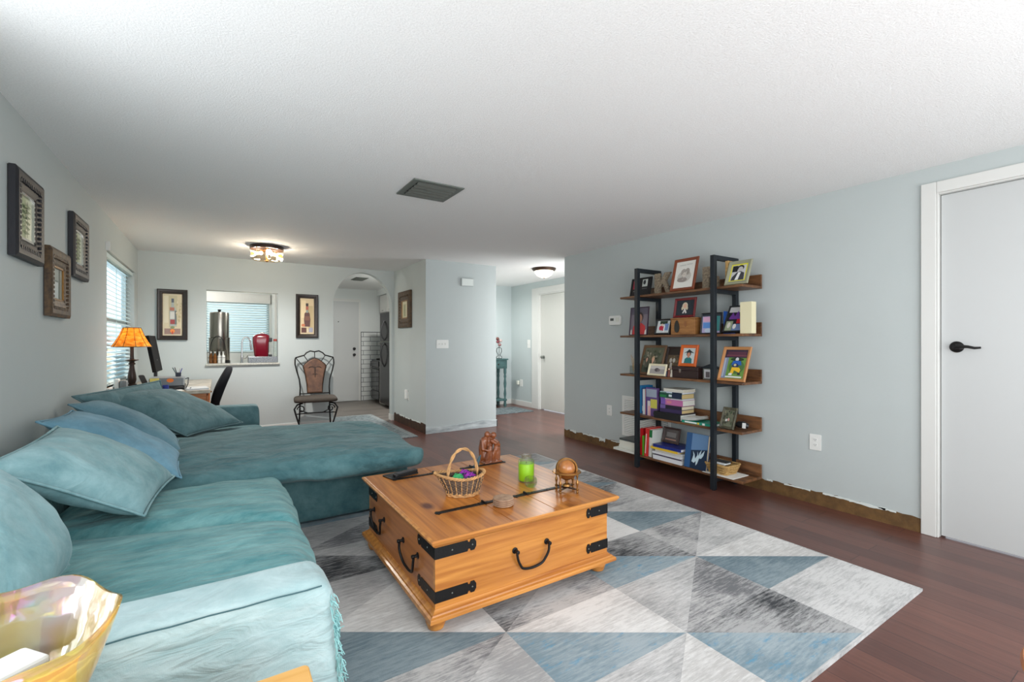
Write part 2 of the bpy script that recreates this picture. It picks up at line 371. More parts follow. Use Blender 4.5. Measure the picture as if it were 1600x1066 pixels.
# back wall: pass-through and arch
ox0, ox1, oz0, oz1 = -.13, .73, .985, 1.985; ax0, ax1, az, at_ = 1.49, 2.40, 1.84, 2.385; T = .12
b = MB().mat('wall').box(XL, ox0, YB, YB + T, 0, CZ).box(ox0, ox1, YB, YB + T, 0, oz0).box(ox0, ox1, YB, YB + T, oz1, CZ).box(ox1, ax0, YB, YB + T, 0, CZ)
cx, rx, rz = (ax0 + ax1) / 2, (ax1 - ax0) / 2, at_ - az; N = 28
arc = [(cx - rx * math.cos(PI * k / N), az + rz * math.sin(PI * k / N)) for k in range(N + 1)]
for k in range(N):
    (a0, z0), (a1, z1) = arc[k], arc[k + 1]; b.prism([(a0, z0), (a1, z1), (a1, CZ), (a0, CZ)], YB, YB + T, 'y')
b.box(ax1, XB, YB, YB + T, 0, CZ)
struct(b.build('wall_back', origin=(0, 0, 0)))
b = MB().mat('wall').box(XB, XBR, YX, YB + T, 0, CZ).mat('wall').box(KX, XBR, YB + T, YFAR + .12, 0, CZ).box(KX, XBR, YFAR + .12, KY + .12, 0, CZ)
struct(b.build('wall_center', origin=(0, 0, 0)))
# right wall with door opening; hall end has an added opening for fill light
dy0, dy1, dz = .09, 1.04, 2.262
b = MB().mat('wall').box(XR, XR + T, dy1, YR, 0, CZ).box(XR, XR + T, YREAR, dy0, 0, CZ).box(XR, XR + T, dy0, dy1, dz, CZ).box(XR + T, 4.2, YR - T, YR, 0, CZ).box(5.04, XH + .12, YR - T, YR, 0, CZ).box(4.2, 5.04, YR - T, YR, 2.13, CZ)
struct(b.build('wall_right', origin=(0, 0, 0)))
# hall walls
hy0, hy1, hz = 6.0, 7.12, 2.2
b = MB().mat('wall_hall').box(XH, XH + T, YR, hy0, 0, CZ).box(XH, XH + T, hy1, YFAR + T, 0, CZ).box(XH, XH + T, hy0, hy1, hz, CZ)
struct(b.build('wall_hall_right', origin=(0, 0, 0)))
struct(MB().mat('wall_hall').box(XBR, XH, YFAR, YFAR + T, 0, CZ).build('wall_hall_far', origin=(0, 0, 0)))
# kitchen far wall with window opening
kx0, kx1, kz0, kz1 = -.2, .86, 1.08, 2.12
b = MB().mat('wall_kitchen').box(XL, kx0, KY, KY + T, 0, CZ).box(kx1, KX, KY, KY + T, 0, CZ).box(kx0, kx1, KY, KY + T, 0, kz0).box(kx0, kx1, KY, KY + T, kz1, CZ)
struct(b.build('wall_kitchen', origin=(0, 0, 0)))
# wall behind the camera with a wide opening for the rear fill light
b = MB().mat('wall').box(XL, -.65, YREAR - T, YREAR, 0, CZ).box(3.65, XR + T, YREAR - T, YREAR, 0, CZ).box(-.65, 3.65, YREAR - T, YREAR, 2.35, CZ)
struct(b.build('wall_rear', origin=(0, 0, 0)))

# baseboards and torn strips
def torn(name, p0, p1, nrm, h, m, seed, thick=.006, zdev=.012):
    """strip of bare wood along the wall foot whose upper edge is ragged"""
    rnd = random.Random(seed); p0, p1 = Vector(p0), Vector(p1); L = (p1 - p0).length; n = int(L / .05) + 1
    mb = MB().mat(m); ts = [i / n for i in range(n + 1)]; hs = [h + rnd.uniform(-zdev, zdev) for _ in ts]
    for i in range(n):
        a, c = p0.lerp(p1, ts[i]), p0.lerp(p1, ts[i + 1]); d = Vector(nrm) * thick
        mb._add([a, c, c + Vector((0, 0, hs[i + 1])), a + Vector((0, 0, hs[i])), a + d, c + d, c + d + Vector((0, 0, hs[i + 1])), a + d + Vector((0, 0, hs[i]))],
                [(0, 1, 2, 3), (4, 7, 6, 5), (3, 2, 6, 7), (0, 4, 5, 1), (0, 3, 7, 4), (1, 5, 6, 2)])
    return struct(mb.build(name, origin=(0, 0, 0)))
torn('baseboard_right', (XR, 1.118, 0), (XR, YR, 0), (-1, 0, 0), .1, 'raw_brown', 3)
torn('baseboard_center_side', (XB, YX, 0), (XB, YB - .02, 0), (-1, 0, 0), .13, 'raw_dark', 5)
def chips(name, spots, x, seed):
    rnd = random.Random(seed); mb = MB().mat('chip_white')
    for y, z, ln, h in spots:
        n = 9; top = [(y + ln * (k / n - .5), z + h * (.4 + rnd.random() * .6)) for k in range(n + 1)]; bot = [(y + ln * (k / n - .5), z - h * (.2 + rnd.random() * .8)) for k in range(n, -1, -1)]
        mb.prism(top + bot, x - .0095, x - .005, 'x')
    return struct(mb.build(name, origin=(0, 0, 0)))
chips('trim_1', [(1.42, .098, .22, .012), (1.3, .1, .1, .008), (1.62, .102, .18, .008), (1.9, .1, .2, .007), (2.12, .1, .05, .01), (4.35, .1, .3, .014), (4.15, .085, .1, .03), (4.7, .1, .12, .02), (3.9, .1, .2, .01)], XR, 2)
chips('trim_2', [(7.0, .13, .2, .018), (6.75, .125, .2, .012), (6.4, .13, .35, .012)], XB, 8)
b = MB().mat('smear').prism([(XB - .004, 0), (XBR + .018, 0), (XBR + .018, .1), (3.3, .115), (3.0, .09), (2.62, .085), (XB - .004, .1)], YX - .014, YX, 'y')
b.box(XBR, XBR + .018, YX - .014, YFAR, 0, .1)
struct(b.build('baseboard_center', origin=(0, 0, 0), bevel=.003))
b = MB().mat('trim_white').box(XH - .015, XH, 7.35, YFAR, 0, .1).box(XBR + .02, XH - .015, YFAR - .015, YFAR, 0, .1)
struct(b.build('baseboard_hall', origin=(0, 0, 0), bevel=.003))
b = MB().mat('trim_white').box(ax1 - .012, ax1, YB - .006, YB + T + .006, 0, .1).box(ax1, XB - .006, YB - .012, YB, 0, .1).box(ax0, ax0 + .012, YB - .006, YB + T, 0, .1).box(XL, ax0, YB - .012, YB, 0, .1)
struct(b.build('baseboard_back', origin=(0, 0, 0), bevel=.003))
struct(MB().mat('trim_white').box(XL, XL + .012, YREAR, YB - .014, 0, .1).build('baseboard_left', origin=(0, 0, 0)))

# right door: casing, stop, slab
b = MB().mat('trim_white')
for (y0, y1, z0, z1) in ((dy1 - .004, dy1 + .075, 0, dz + .07), (dy0 - .075, dy0 + .004, 0, dz + .07), (dy0 + .004, dy1 - .004, dz - .004, dz + .07)):
    b.box(XR - .018, XR, y0, y1, z0, z1)
b.box(XR - .012, XR + T, dy1 - .014, dy1 - .004, 0, dz).box(XR, XR + T, dy0 + .004, dy0 + .014, 0, dz).box(XR - .012, XR + T, dy0 + .014, dy1 - .014, dz - .014, dz - .004)
b.box(XR + .075, XR + .09, dy1 - .026, dy1 - .014, 0, dz)
struct(b.build('trim_door', origin=(0, 0, 0), bevel=.004))
d1 = MB().mat('door_white').box(XR + .022, XR + .062, dy0 + .018, dy1 - .018, .012, dz - .018).build('door_1', bevel=.002)
struct(d1)
def lever(mb, x, y, z):
    mb.mat('black_metal').lathe([(.001, 0), (.001, 0)], (0, 0, 0), 4)
h = MB().mat('black_iron').at(basis((XR + .022, .945, 1.25), (0, -1, 0), (0, 0, 1)))
h.lathe([(.034, 0), (.036, .004), (.03, .012), (.014, .016), (.011, .045), (.013, .052)], n=28)
h.tube([(0, 0, .045), (.03, .004, .048), (.06, .002, .046), (.09, -.006, .04), (.118, -.003, .034)], [.012, .010, .009, .008, .006], 10)
h.build('door_handle', d1, smooth=SM)
# hall door
b = MB().mat('trim_white')
for (y0, y1, z0, z1) in ((hy1, hy1 + .22, 0, hz + .12), (hy0 - .12, hy0, 0, hz + .12), (hy0, hy1, hz, hz + .12)): b.box(XH - .016, XH, y0, y1, z0, z1)
b.box(XH, XH + .06, hy1 - .02, hy1, 0, hz).box(XH, XH + .06, hy0, hy1 - .02, hz - .02, hz)
struct(b.build('trim_hall_door', origin=(0, 0, 0), bevel=.004))
d2 = struct(MB().mat('door_hall').box(XH + .03, XH + .07, hy0 + .005, hy1 - .024, .015, hz - .022).build('door_2', bevel=.002))
h = MB().mat('grey_metal').at(basis((XH + .03, 7.0, 1.0), (0, -1, 0), (0, 0, 1))).lathe([(.03, 0), (.03, .008), (.012, .014), (.012, .03), (.028, .04), (.03, .055), (.018, .068), (.002, .07)], n=20)
h.build('door_knob', d2, smooth=SM)
# kitchen door
b = MB().mat('trim_white').box(2.6, 2.64, KY - .02, KY, 0, 2.22).box(1.7, 2.6, KY - .02, KY, 2.16, 2.22)
struct(b.build('trim_kitchen_door', origin=(0, 0, 0)))
d3 = struct(MB().mat('door_white').box(1.72, 2.598, KY - .03, KY - .002, .012, 2.158).build('door_3', bevel=.002))
h = MB().mat('black_iron')
for z in (1.14, 1.01): h.at(basis((2.5, KY - .03, z), (1, 0, 0), (0, 0, 1))).lathe([(.032, 0), (.032, .01), (.014, .014), (.024, .04), (.02, .06), (.002, .062)], n=16)
h.build('door_knob', d3, smooth=SM)
MB().mat('black_plastic').at(basis((2.17, KY - .03, 1.72), (1, 0, 0), (0, 0, 1))).lathe([(.012, 0), (.012, .004), (.002, .005)], n=10).build('peephole', d3)

# left window: frame, pane, blind
b = MB().mat('trim_white')
for (y0, y1, z0, z1) in ((wy0, wy0 + .05, wz0, wz1), (wy1 - .05, wy1, wz0, wz1), (wy0, wy1, wz0, wz0 + .05), (wy0, wy1, wz1 - .05, wz1), (wy0, wy1, 1.48, 1.53)): b.box(XL - .11, XL - .07, y0, y1, z0, z1)
b.box(XL - .07, XL + .02, wy0 - .02, wy1 + .02, wz0 - .03, wz0)
w1 = struct(b.build('window_1', origin=(0, 0, 0), bevel=.003))
MB().mat('pane').box(XL - .095, XL - .088, wy0 + .05, wy1 - .05, wz0 + .05, wz1 - .05).build('window_pane', w1)
mat('blind', (206, 222, 224), .5); mat('foliage', (96, 128, 104), .9, rgb2=(58, 84, 66), vscale=4)
bl = thing('window_blind', (XL, (wy0 + wy1) / 2, wz0), 'white slatted blind in the left wall window behind the amber lamp', 'blind')
b = MB().mat('blind').box(XL - .055, XL - .01, wy0 + .01, wy1 - .01, wz1 - .05, wz1 - .005)
b.build('head_rail', bl, bevel=.004)
b = MB().mat('blind').at(Matrix.Identity(4))
z = wz0 + .04
while z < wz1 - .06:
    b.ring([[(XL - .07, y, z + .014), (XL - .05, y, z + .006), (XL - .026, y, z - .012), (XL - .027, y, z - .0145), (XL - .05, y, z + .003), (XL - .071, y, z + .011)] for y in (wy0 + .015, wy1 - .015)])
    z += .0445
b.build('slats', bl)
b = MB().mat('blind')
for y in (wy0 + .25, (wy0 + wy1) / 2, wy1 - .25): b.rod((XL - .048, y, wz0 + .02), (XL - .048, y, wz1 - .05), .003, n=6)
b.box(XL - .07, XL - .026, wy0 + .015, wy1 - .015, wz0 + .003, wz0 + .022)
b.build('cords', bl)
b = MB().mat('wall').prism([(XL, 2.17), (XL + .012, 2.17), (XL + .014, 2.145), (XL + .008, 2.122), (XL, 2.122)], wy0 - .03, wy1 + .05, 'y').mat('trim_white').box(XL, XL + .03, wy0 - .045, wy0 - .03, 2.11, 2.19)
b.build('valance', bl)

# ------------------------------------------------------------------ kitchen
b = MB().mat('trim_white')
for (x0, x1, z0, z1) in ((kx0, kx0 + .04, kz0, kz1), (kx1 - .04, kx1, kz0, kz1), (kx0, kx1, kz0, kz0 + .04), (kx0, kx1, kz1 - .04, kz1)): b.box(x0, x1, KY + .06, KY + .1, z0, z1)
w2 = struct(b.build('window_2', origin=(0, 0, 0)))
MB().mat('pane').box(kx0 + .04, kx1 - .04, KY + .078, KY + .084, kz0 + .04, kz1 - .04).build('window_pane', w2)
kb = thing('window_blind', (.33, KY, kz0), 'white slatted blind in the kitchen window seen through the pass-through', 'blind')
b = MB().mat('blind'); z = kz0 + .03
while z < kz1 - .06:
    b.ring([[(x, KY + .05, z + .02), (x, KY + .02, z + .003), (x, KY + .004, z - .018), (x, KY + .003, z - .0145), (x, KY + .02, z + .006), (x, KY + .05, z + .023)] for x in (kx0 + .01, kx1 - .01)]); z += .046
b.build('slats', kb)
MB().mat('trim_white').box(kx0 - .04, kx1 + .02, KY - .05, KY + .01, kz1 - .08, kz1 + .1).build('valance', kb, bevel=.004)
def cabinet(name, x0, x1, y0, y1, z0, z1, face, doors, label, cat='cabinet', m='trim_white'):
    t = thing(name, ((x0 + x1) / 2, (y0 + y1) / 2, z0), label, cat)
    MB().mat(m).box(x0, x1, y0, y1, z0, z1).build('body', t, bevel=.003)
    for k in range(doors):
        if face == '-x':
            a, c = y0 + (y1 - y0) * k / doors + .008, y0 + (y1 - y0) * (k + 1) / doors - .008
            d = MB().mat(m).box(x0 - .018, x0, a, c, z0 + .01, z1 - .01).build('door', t, bevel=.004)
            MB().mat('grey_metal').box(x0 - .03, x0 - .018, (a + c) / 2 - .04, (a + c) / 2 + .04, z0 + .04, z0 + .05).build('handle', d)
        else:
            a, c = x0 + (x1 - x0) * k / doors + .008, x0 + (x1 - x0) * (k + 1) / doors - .008
            d = MB().mat(m).box(a, c, y0 - .018, y0, z0 + .01, z1 - .01).build('door', t, bevel=.004)
            MB().mat('grey_metal').box((a + c) / 2 - .04, (a + c) / 2 + .04, y0 - .03, y0 - .018, z0 + .04, z0 + .05).build('handle', d)
    return t
cabinet('tall_cabinet', .9, 1.5, 9.7, KY - .003, 0, 2.3, '-y', 1, 'tall white cabinet standing right of the kitchen window')
cabinet('wall_cabinet', 3.05, KX - .003, 8.3, 10.2, 1.93, 2.31, '-x', 4, 'white wall cabinet hanging above the black refrigerator')
struct(MB().mat('wall_kitchen').box(3.0, KX, YB + T, KY, 2.315, CZ).build('trim_soffit', origin=(0, 0, 0)))
# counter under the pass-through, with the stone sill
t = thing('kitchen_counter', (.4, 7.85, 0), 'white kitchen counter running behind the pass-through opening', 'counter')
MB().mat('trim_white').box(-.8, 1.4, 7.56, 8.12, 0, .93).build('body', t)
MB().mat('stone_sill').box(-.84, 1.42, 7.535, 8.16, .93, .965).build('worktop', t, bevel=.004)
struct(MB().mat('stone_sill').box(ox0 - .005, ox1 + .02, YB - .03, YB + T + .004, oz0 - .022, oz0 + .004).build('trim_sill', origin=(0, 0, 0), bevel=.004))
struct(MB().mat('grey_metal').box(ox0, ox1, YB - .002, YB + .01, oz1 - .012, oz1).build('trim_opening', origin=(0, 0, 0)))
tag(MB().mat('granite').box(.36, .727, YB + .01, YB + .19, oz0 + .005, oz0 + .09).build('granite_block', bevel=.004), 'grey speckled granite ledge block on the sill under the red coffee maker', 'stone block')
# water filter
t = thing('water_filter', (.02, 7.95, .966), 'tall stainless steel water filter with black knob behind the pass-through', 'water filter')
b = MB().mat('steel').lathe([(.125, .05), (.13, .06), (.13, .36), (.133, .37), (.133, .38), (.118, .385)], t.location, 36); b.build('lower_chamber', t, smooth=SM)
b = MB().mat('steel').lathe([(.118, .386), (.12, .4), (.12, .73), (.118, .745), (.05, .76), (.001, .762)], t.location, 36); b.build('upper_chamber', t, smooth=SM)
MB().mat('black_plastic').lathe([(.012, .76), (.022, .775), (.024, .79), (.001, .796)], t.location, 16).build('knob', t, smooth=SM)
b = MB().mat('black_plastic').lathe([(.135, 0), (.135, .05)], t.location, 36); b.build('stand', t)
# bottle carousel: wire rack with amber bottles standing in it
t = thing('wire_rack', (-.0, 7.66, .966), 'round black wire rack with tall loop handle on the pass-through ledge', 'rack')
rx_, ry_, rz_ = t.location; rr_ = .1
b = MB().mat('black_iron')
for z in (.02, .1, .17): b.tube([(rx_ - .01 + .11 * math.cos(k * PI / 12), ry_ + .07 * math.sin(k * PI / 12), rz_ + z) for k in range(24)], .003, 6, True)
for k in range(6): b.rod((rx_ - .01 + .11 * math.cos(k * PI / 3), ry_ + .07 * math.sin(k * PI / 3), rz_), (rx_ - .01 + .11 * math.cos(k * PI / 3), ry_ + .07 * math.sin(k * PI / 3), rz_ + .2), .003, n=6)
b.build('basket', t)
MB().mat('black_iron').tube([(rx_ + .09 * math.cos(PI * k / 14), ry_, rz_ + .2 + .2 * math.sin(PI * k / 14)) for k in range(15)], .005, 8).build('loop_handle', t, smooth=SM)
for k, (dx, mm, lab) in enumerate([(-.075, 'amber', 'small amber bottle leftmost in the wire rack'), (-.025, 'amber', 'small amber bottle second from left in the wire rack'), (.03, 'white_plastic', 'small white bottle in the middle of the wire rack'), (.078, 'white_plastic', 'small white bottle rightmost in the wire rack')]):
    o = MB().mat(mm).lathe([(.02, 0), (.022, .01), (.022, .12), (.01, .14), (.01, .16)], (rx_ - .01 + dx * .95, ry_, rz_ + .001), 16).mat('white_plastic').lathe([(.012, .16), (.012, .18), (.001, .182)], (rx_ - .01 + dx * .95, ry_, rz_ + .001), 16).build('bottle', smooth=SM)
    tag(o, lab, 'bottle', 'bottles in the wire rack')
# faucet
t = thing('faucet', (.3, 7.86, .966), 'chrome gooseneck kitchen faucet between the filter and coffee maker', 'faucet')
fx, fy, fz = t.location
b = MB().mat('chrome').lathe([(.028, 0), (.026, .01), (.018, .03), (.016, .12)], t.location, 20)
b.tube([(fx, fy, fz + .1), (fx, fy, fz + .3)] + [(fx + .055 - .055 * math.cos(PI * k / 10), fy, fz + .3 + .09 * math.sin(PI * k / 10)) for k in range(1, 11)] + [(fx + .115, fy, fz + .27)], .011, 10)
b.build('spout', t, smooth=SM)
MB().mat('chrome').tube([(fx + .11, fy, fz + .29), (fx + .125, fy, fz + .2)], [.013, .018], 12).build('spray_head', t, smooth=SM)
MB().mat('chrome').tube([(fx, fy, fz + .07), (fx + .05, fy, fz + .08), (fx + .075, fy, fz + .12)], [.01, .009, .007], 8).build('lever_handle', t, smooth=SM)
# red coffee maker
t = thing('coffee_maker', (.54, YB + .09, oz0 + .091), 'glossy dark red coffee maker on granite in the pass-through', 'coffee maker')
mx_, my_, mz_ = .54, YB + .09, oz0 + .091
rows = []
for z, x0, x1, dy in ((0, -.095, .07, .06), (.02, -.105, .075, .07), (.2, -.125, .08, .09), (.27, -.125, .09, .09), (.3, -.11, .085, .085), (.325, -.06, .05, .05)):
    rows.append([(mx_ + a, my_ + c_v, mz_ + z) for a, c_v in rounded(x0, x1, -dy, dy, min(.05, dy * .6), 5)])
MB().mat('red_gloss').ring(rows).build('body', t, smooth=1.0)
MB().mat('black_plastic').box(mx_ + .06, mx_ + .12, my_ - .06, my_ + .06, mz_ + .21, mz_ + .27).build('brew_head', t, bevel=.01)
MB().mat('black_plastic').box(mx_ + .081, mx_ + .12, my_ - .05, my_ + .05, mz_, mz_ + .03).build('drip_tray', t, bevel=.005)
MB().mat('chrome').tube([(mx_ - .03, my_, mz_ + .32), (mx_ - .02, my_, mz_ + .335), (mx_ + .02, my_, mz_ + .335), (mx_ + .03, my_, mz_ + .32)], .008, 8).build('lid_handle', t, smooth=SM)
tag(MB().mat('clear_glass').lathe([(.024, 0), (.026, .02), (.026, .2), (.022, .22)], (.7, YB + .06, oz0 + .091), 20).mat(C((150, 60, 50))).lathe([(.024, .22), (.024, .25), (.001, .252)], (.7, YB + .06, oz0 + .091), 20).build('glass_jar', smooth=SM), 'tall clear jar with red lid right of the coffee maker', 'jar')
# tiled backsplash on far wall right of the kitchen door
def tile_mat():
    m = bpy.data.materials.new('subway_tile'); m.use_nodes = True; nt = m.node_tree; bb = nt.nodes['Principled BSDF']
    tc = nt.nodes.new('ShaderNodeTexCoord'); mp = nt.nodes.new('ShaderNodeMapping'); mp.inputs['Rotation'].default_value = (PI / 2, 0, 0)
    nt.links.new(tc.outputs['Object'], mp.inputs[0])
    br = nt.nodes.new('ShaderNodeTexBrick'); br.inputs['Scale'].default_value = 1; br.inputs['Brick Width'].default_value = .3; br.inputs['Row Height'].default_value = .1
    br.inputs['Mortar Size'].default_value = .006; br.inputs['Color1'].default_value = s2l((222, 224, 222)); br.inputs['Color2'].default_value = s2l((212, 215, 213)); br.inputs['Mortar'].default_value = s2l((120, 124, 124))
    nt.links.new(mp.outputs[0], br.inputs[0]); nt.links.new(br.outputs[0], bb.inputs['Base Color']); bb.inputs['Roughness'].default_value = .25
    M['subway_tile'] = m
tile_mat()
struct(MB().mat('subway_tile').box(2.655, KX, KY - .012, KY - .001, 0, 1.5).build('trim_backsplash', origin=(0, 0, 0)))
struct(MB().mat('tile_trim').box(2.642, 2.656, KY - .014, KY - .001, 0, 1.51).box(2.656, KX, KY - .014, KY - .001, 1.5, 1.512).build('trim_backsplash_edge', origin=(0, 0, 0)))
# stove
t = thing('stove', (3.17, 9.92, 0), 'black kitchen stove seen through the arch left of the refrigerator', 'stove')
MB().mat('appliance_black').box(2.87, KX - .02, 9.62, 10.24, .04, .9).build('body', t, bevel=.005)
MB().mat('oven_glass').box(2.85, 2.87, 9.64, 10.22, .26, .74).build('oven_door', t, bevel=.006)
MB().mat('appliance_black').box(2.85, 2.87, 9.64, 10.22, .06, .24).build('drawer', t, bevel=.006)
b = MB().mat('grey_metal').rod((2.82, 9.68, .7), (2.82, 10.18, .7), .01).rod((2.82, 9.7, .7), (2.86, 9.7, .7), .008).rod((2.82, 10.16, .7), (2.86, 10.16, .7), .008); b.build('handle', t)
b = MB().mat('appliance_black').box(2.835, 2.875, 9.62, 10.24, .76, .87); b.build('control_panel', t, bevel=.008)
b = MB().mat('black_iron')
for y in (9.8, 10.06):
    for x in (3.02, 3.3): b.box(x - .1, x + .1, y - .006, y + .006, .9, .925).box(x - .006, x + .006, y - .1, y + .1, .9, .925)
b.build('burner_grates', t)
cabinet('base_cabinet', 2.87, KX - .003, 9.28, 9.6, 0, .9, '-x', 1, 'narrow white base cabinet between stove and refrigerator')
# refrigerator
t = thing('refrigerator', (3.1, 8.8, 0), 'tall black refrigerator with bowed handles seen through the arch', 'refrigerator')
MB().mat('appliance_black').box(2.82, KX - .02, 8.36, 9.24, .03, 1.84).build('body', t, bevel=.006)
MB().mat('appliance_black').box(2.75, 2.815, 8.36, 9.24, .06, 1.28).build('lower_door', t, bevel=.012)
MB().mat('appliance_black').box(2.75, 2.815, 8.36, 9.24, 1.295, 1.86).build('freezer_door', t, bevel=.012)
b = MB().mat('black_plastic').tube([(2.75, 8.93, 1.7), (2.72, 8.93, 1.66), (2.675, 8.93, 1.5), (2.7, 8.93, 1.38), (2.75, 8.93, 1.32)], .014, 10); b.build('freezer_handle', t, smooth=SM)
b = MB().mat('black_plastic').tube([(2.75, 8.93, 1.26), (2.7, 8.93, 1.2), (2.675, 8.93, 1.05), (2.71, 8.93, .88), (2.75, 8.93, .8)], .014, 10); b.build('door_handle', t, smooth=SM)
MB().mat('grey_metal').box(2.745, 2.75, 8.4, 9.2, 1.281, 1.294).build('seam_strip', t)
def register(name, x0, x1, y0, y1, label, n=6, m='vent_grey', slat_m='grey_metal'):
    t = thing(name, ((x0 + x1) / 2, (y0 + y1) / 2, CZ), label, 'vent'); z = CZ
    b = MB().mat(m); e = .042 * (x1 - x0) / .39
    b.box(x0, x1, y0, y0 + e, z - .009, z).box(x0, x1, y1 - e, y1, z - .009, z).box(x0, x0 + e, y0 + e, y1 - e, z - .009, z).box(x1 - e, x1, y0 + e, y1 - e, z - .009, z)
    b.build('frame', t, bevel=.002)
    MB().mat('black_plastic').box(x0 + e, x1 - e, y0 + e, y1 - e, z - .002, z - .0005).build('backing', t)
    h_ = (y1 - y0 - 2 * e) / n
    for k in range(n):
        y = y0 + e + h_ * (k + .5); r_ = h_ * .42
        s = MB().mat(slat_m).ring([[(x, y + r_, z - .018), (x, y, z - .02), (x, y - r_, z - .006), (x, y - r_, z - .004), (x, y, z - .017), (x, y + r_, z - .0155)] for x in (x0 + e + .004, x1 - e - .004)])
        s.build('slat', t)
register('ceiling_vent', 1.167, 1.562, 3.1, 3.49, 'square grey metal ceiling vent with louvred slats above the coffee table', 5)
register('ceiling_vent', 2.07, 2.29, 8.36, 8.76, 'small dark ceiling vent in the kitchen seen through the arch', 4)
# two kitchen ceiling fixtures out of sight, added to light the kitchen
for kx_, ky_, lab_ in ((-.3, 9.1, 'added unseen flush light on the kitchen ceiling above the sink'), (2.68, 7.95, 'added unseen flush light on the kitchen ceiling before the refrigerator')):
  t = thing('ceiling_light', (kx_, ky_, CZ), lab_, 'ceiling light')
  MB().mat('dome_glow').lathe([(.16, -.02), (.15, -.05), (.1, -.085), (.001, -.1)], t.location, 28).build('dome', t, smooth=SM)
  MB().mat('trim_white').lathe([(.17, 0), (.17, -.02), (.16, -.022)], t.location, 28).build('rim', t, smooth=SM)
down('added_kitchen_lamp', (2.68, 7.95, CZ - .12), .13, 34, (1, .97, .93))
lamp('added_kitchen_lamp', (-.3, 9.1, 2.22), 24, (1, .96, .9), .12)

# ------------------------------------------------------------------ ceiling lights
lx, ly = .5, 6.27
t = thing('ceiling_light', (lx, ly, CZ), 'drum ceiling light with dark ring and clear glass before the back wall', 'ceiling light')
MB().mat('dark_bronze').lathe([(.17, 0), (.182, -.004), (.182, -.045), (.176, -.045), (.17, -.01)], t.location, 40).build('canopy', t, smooth=SM)
MB().mat('lamp_glass').lathe([(.172, -.03), (.172, -.15), (.158, -.17), (.001, -.17), (.001, -.166), (.156, -.166), (.168, -.149), (.168, -.03)], t.location, 40, cap=False).build('glass_drum', t, smooth=SM)
for k in range(3):
    a = k * 2.094 + .6; bx, by = lx + .075 * math.cos(a), ly + .075 * math.sin(a)
    o = MB().mat('brass').rod((lx + .02 * math.cos(a), ly + .02 * math.sin(a), CZ - .05), (bx, by, CZ - .06), .014, n=12).build('socket', t)
    lamp('drum_bulb', (lx + .11 * math.cos(a), ly + .11 * math.sin(a), CZ - .085), 14, (1, .96, .9), .03)
    MB().mat('bulb_warm').ball((lx + .11 * math.cos(a), ly + .11 * math.sin(a), CZ - .085), .021, 14, 8).build('bulb', t, smooth=3)
MB().mat('brass').lathe([(.02, -.171), (.022, -.178), (.008, -.19), (.001, -.195)], t.location, 14).lathe([(.012, -.165), (.012, -.02)], t.location, 10).build('finial', t, smooth=SM)
_d = bpy.data.lights.new('drum_light_down', 'SPOT'); _d.energy = 95; _d.color = (1, .98, .95); _d.spot_size = math.radians(172); _d.spot_blend = 1.0; _d.shadow_soft_size = .02
_o = bpy.data.objects.new('drum_light_down', _d); col.objects.link(_o); _o.location = (lx, ly, CZ - .205)
t = thing('ceiling_light', (4.31, 5.8, CZ), 'bronze rimmed ceiling light with frosted white bowl in the hallway', 'ceiling light')
MB().mat('bronze').lathe([(.185, 0), (.19, -.012), (.178, -.03), (.15, -.045), (.15, -.02)], t.location, 40).build('rim', t, smooth=SM)
MB().mat('dome_glow').lathe([(.15, -.035), (.142, -.07), (.115, -.11), (.06, -.14), (.001, -.148)], t.location, 40).build('bowl', t, smooth=SM)
MB().mat('bronze').lathe([(.01, -.147), (.012, -.156), (.001, -.162)], t.location, 12).build('finial', t, smooth=SM)
down('hall_disk_light', (4.31, 5.8, CZ - .18), .14, 8, (1, .98, .95))
lamp('hall_bulb', (4.31, 5.8, CZ - .26), 1, (1, .93, .82), .1)

t = thing('ceiling_light', (3.95, 7.35, CZ), 'added second round ceiling light, unseen in the hallway behind the closet', 'ceiling light')  # hidden fixture added to brighten the far hallway wall
MB().mat('bronze').lathe([(.185, 0), (.19, -.012), (.178, -.03), (.15, -.045), (.15, -.02)], t.location, 32).build('rim', t, smooth=SM)
MB().mat('dome_glow').lathe([(.15, -.035), (.142, -.07), (.115, -.11), (.06, -.14), (.001, -.148)], t.location, 32).build('bowl', t, smooth=SM)
down('hall_disk_light', (3.95, 7.35, CZ - .18), .14, 14, (1, .99, .97))
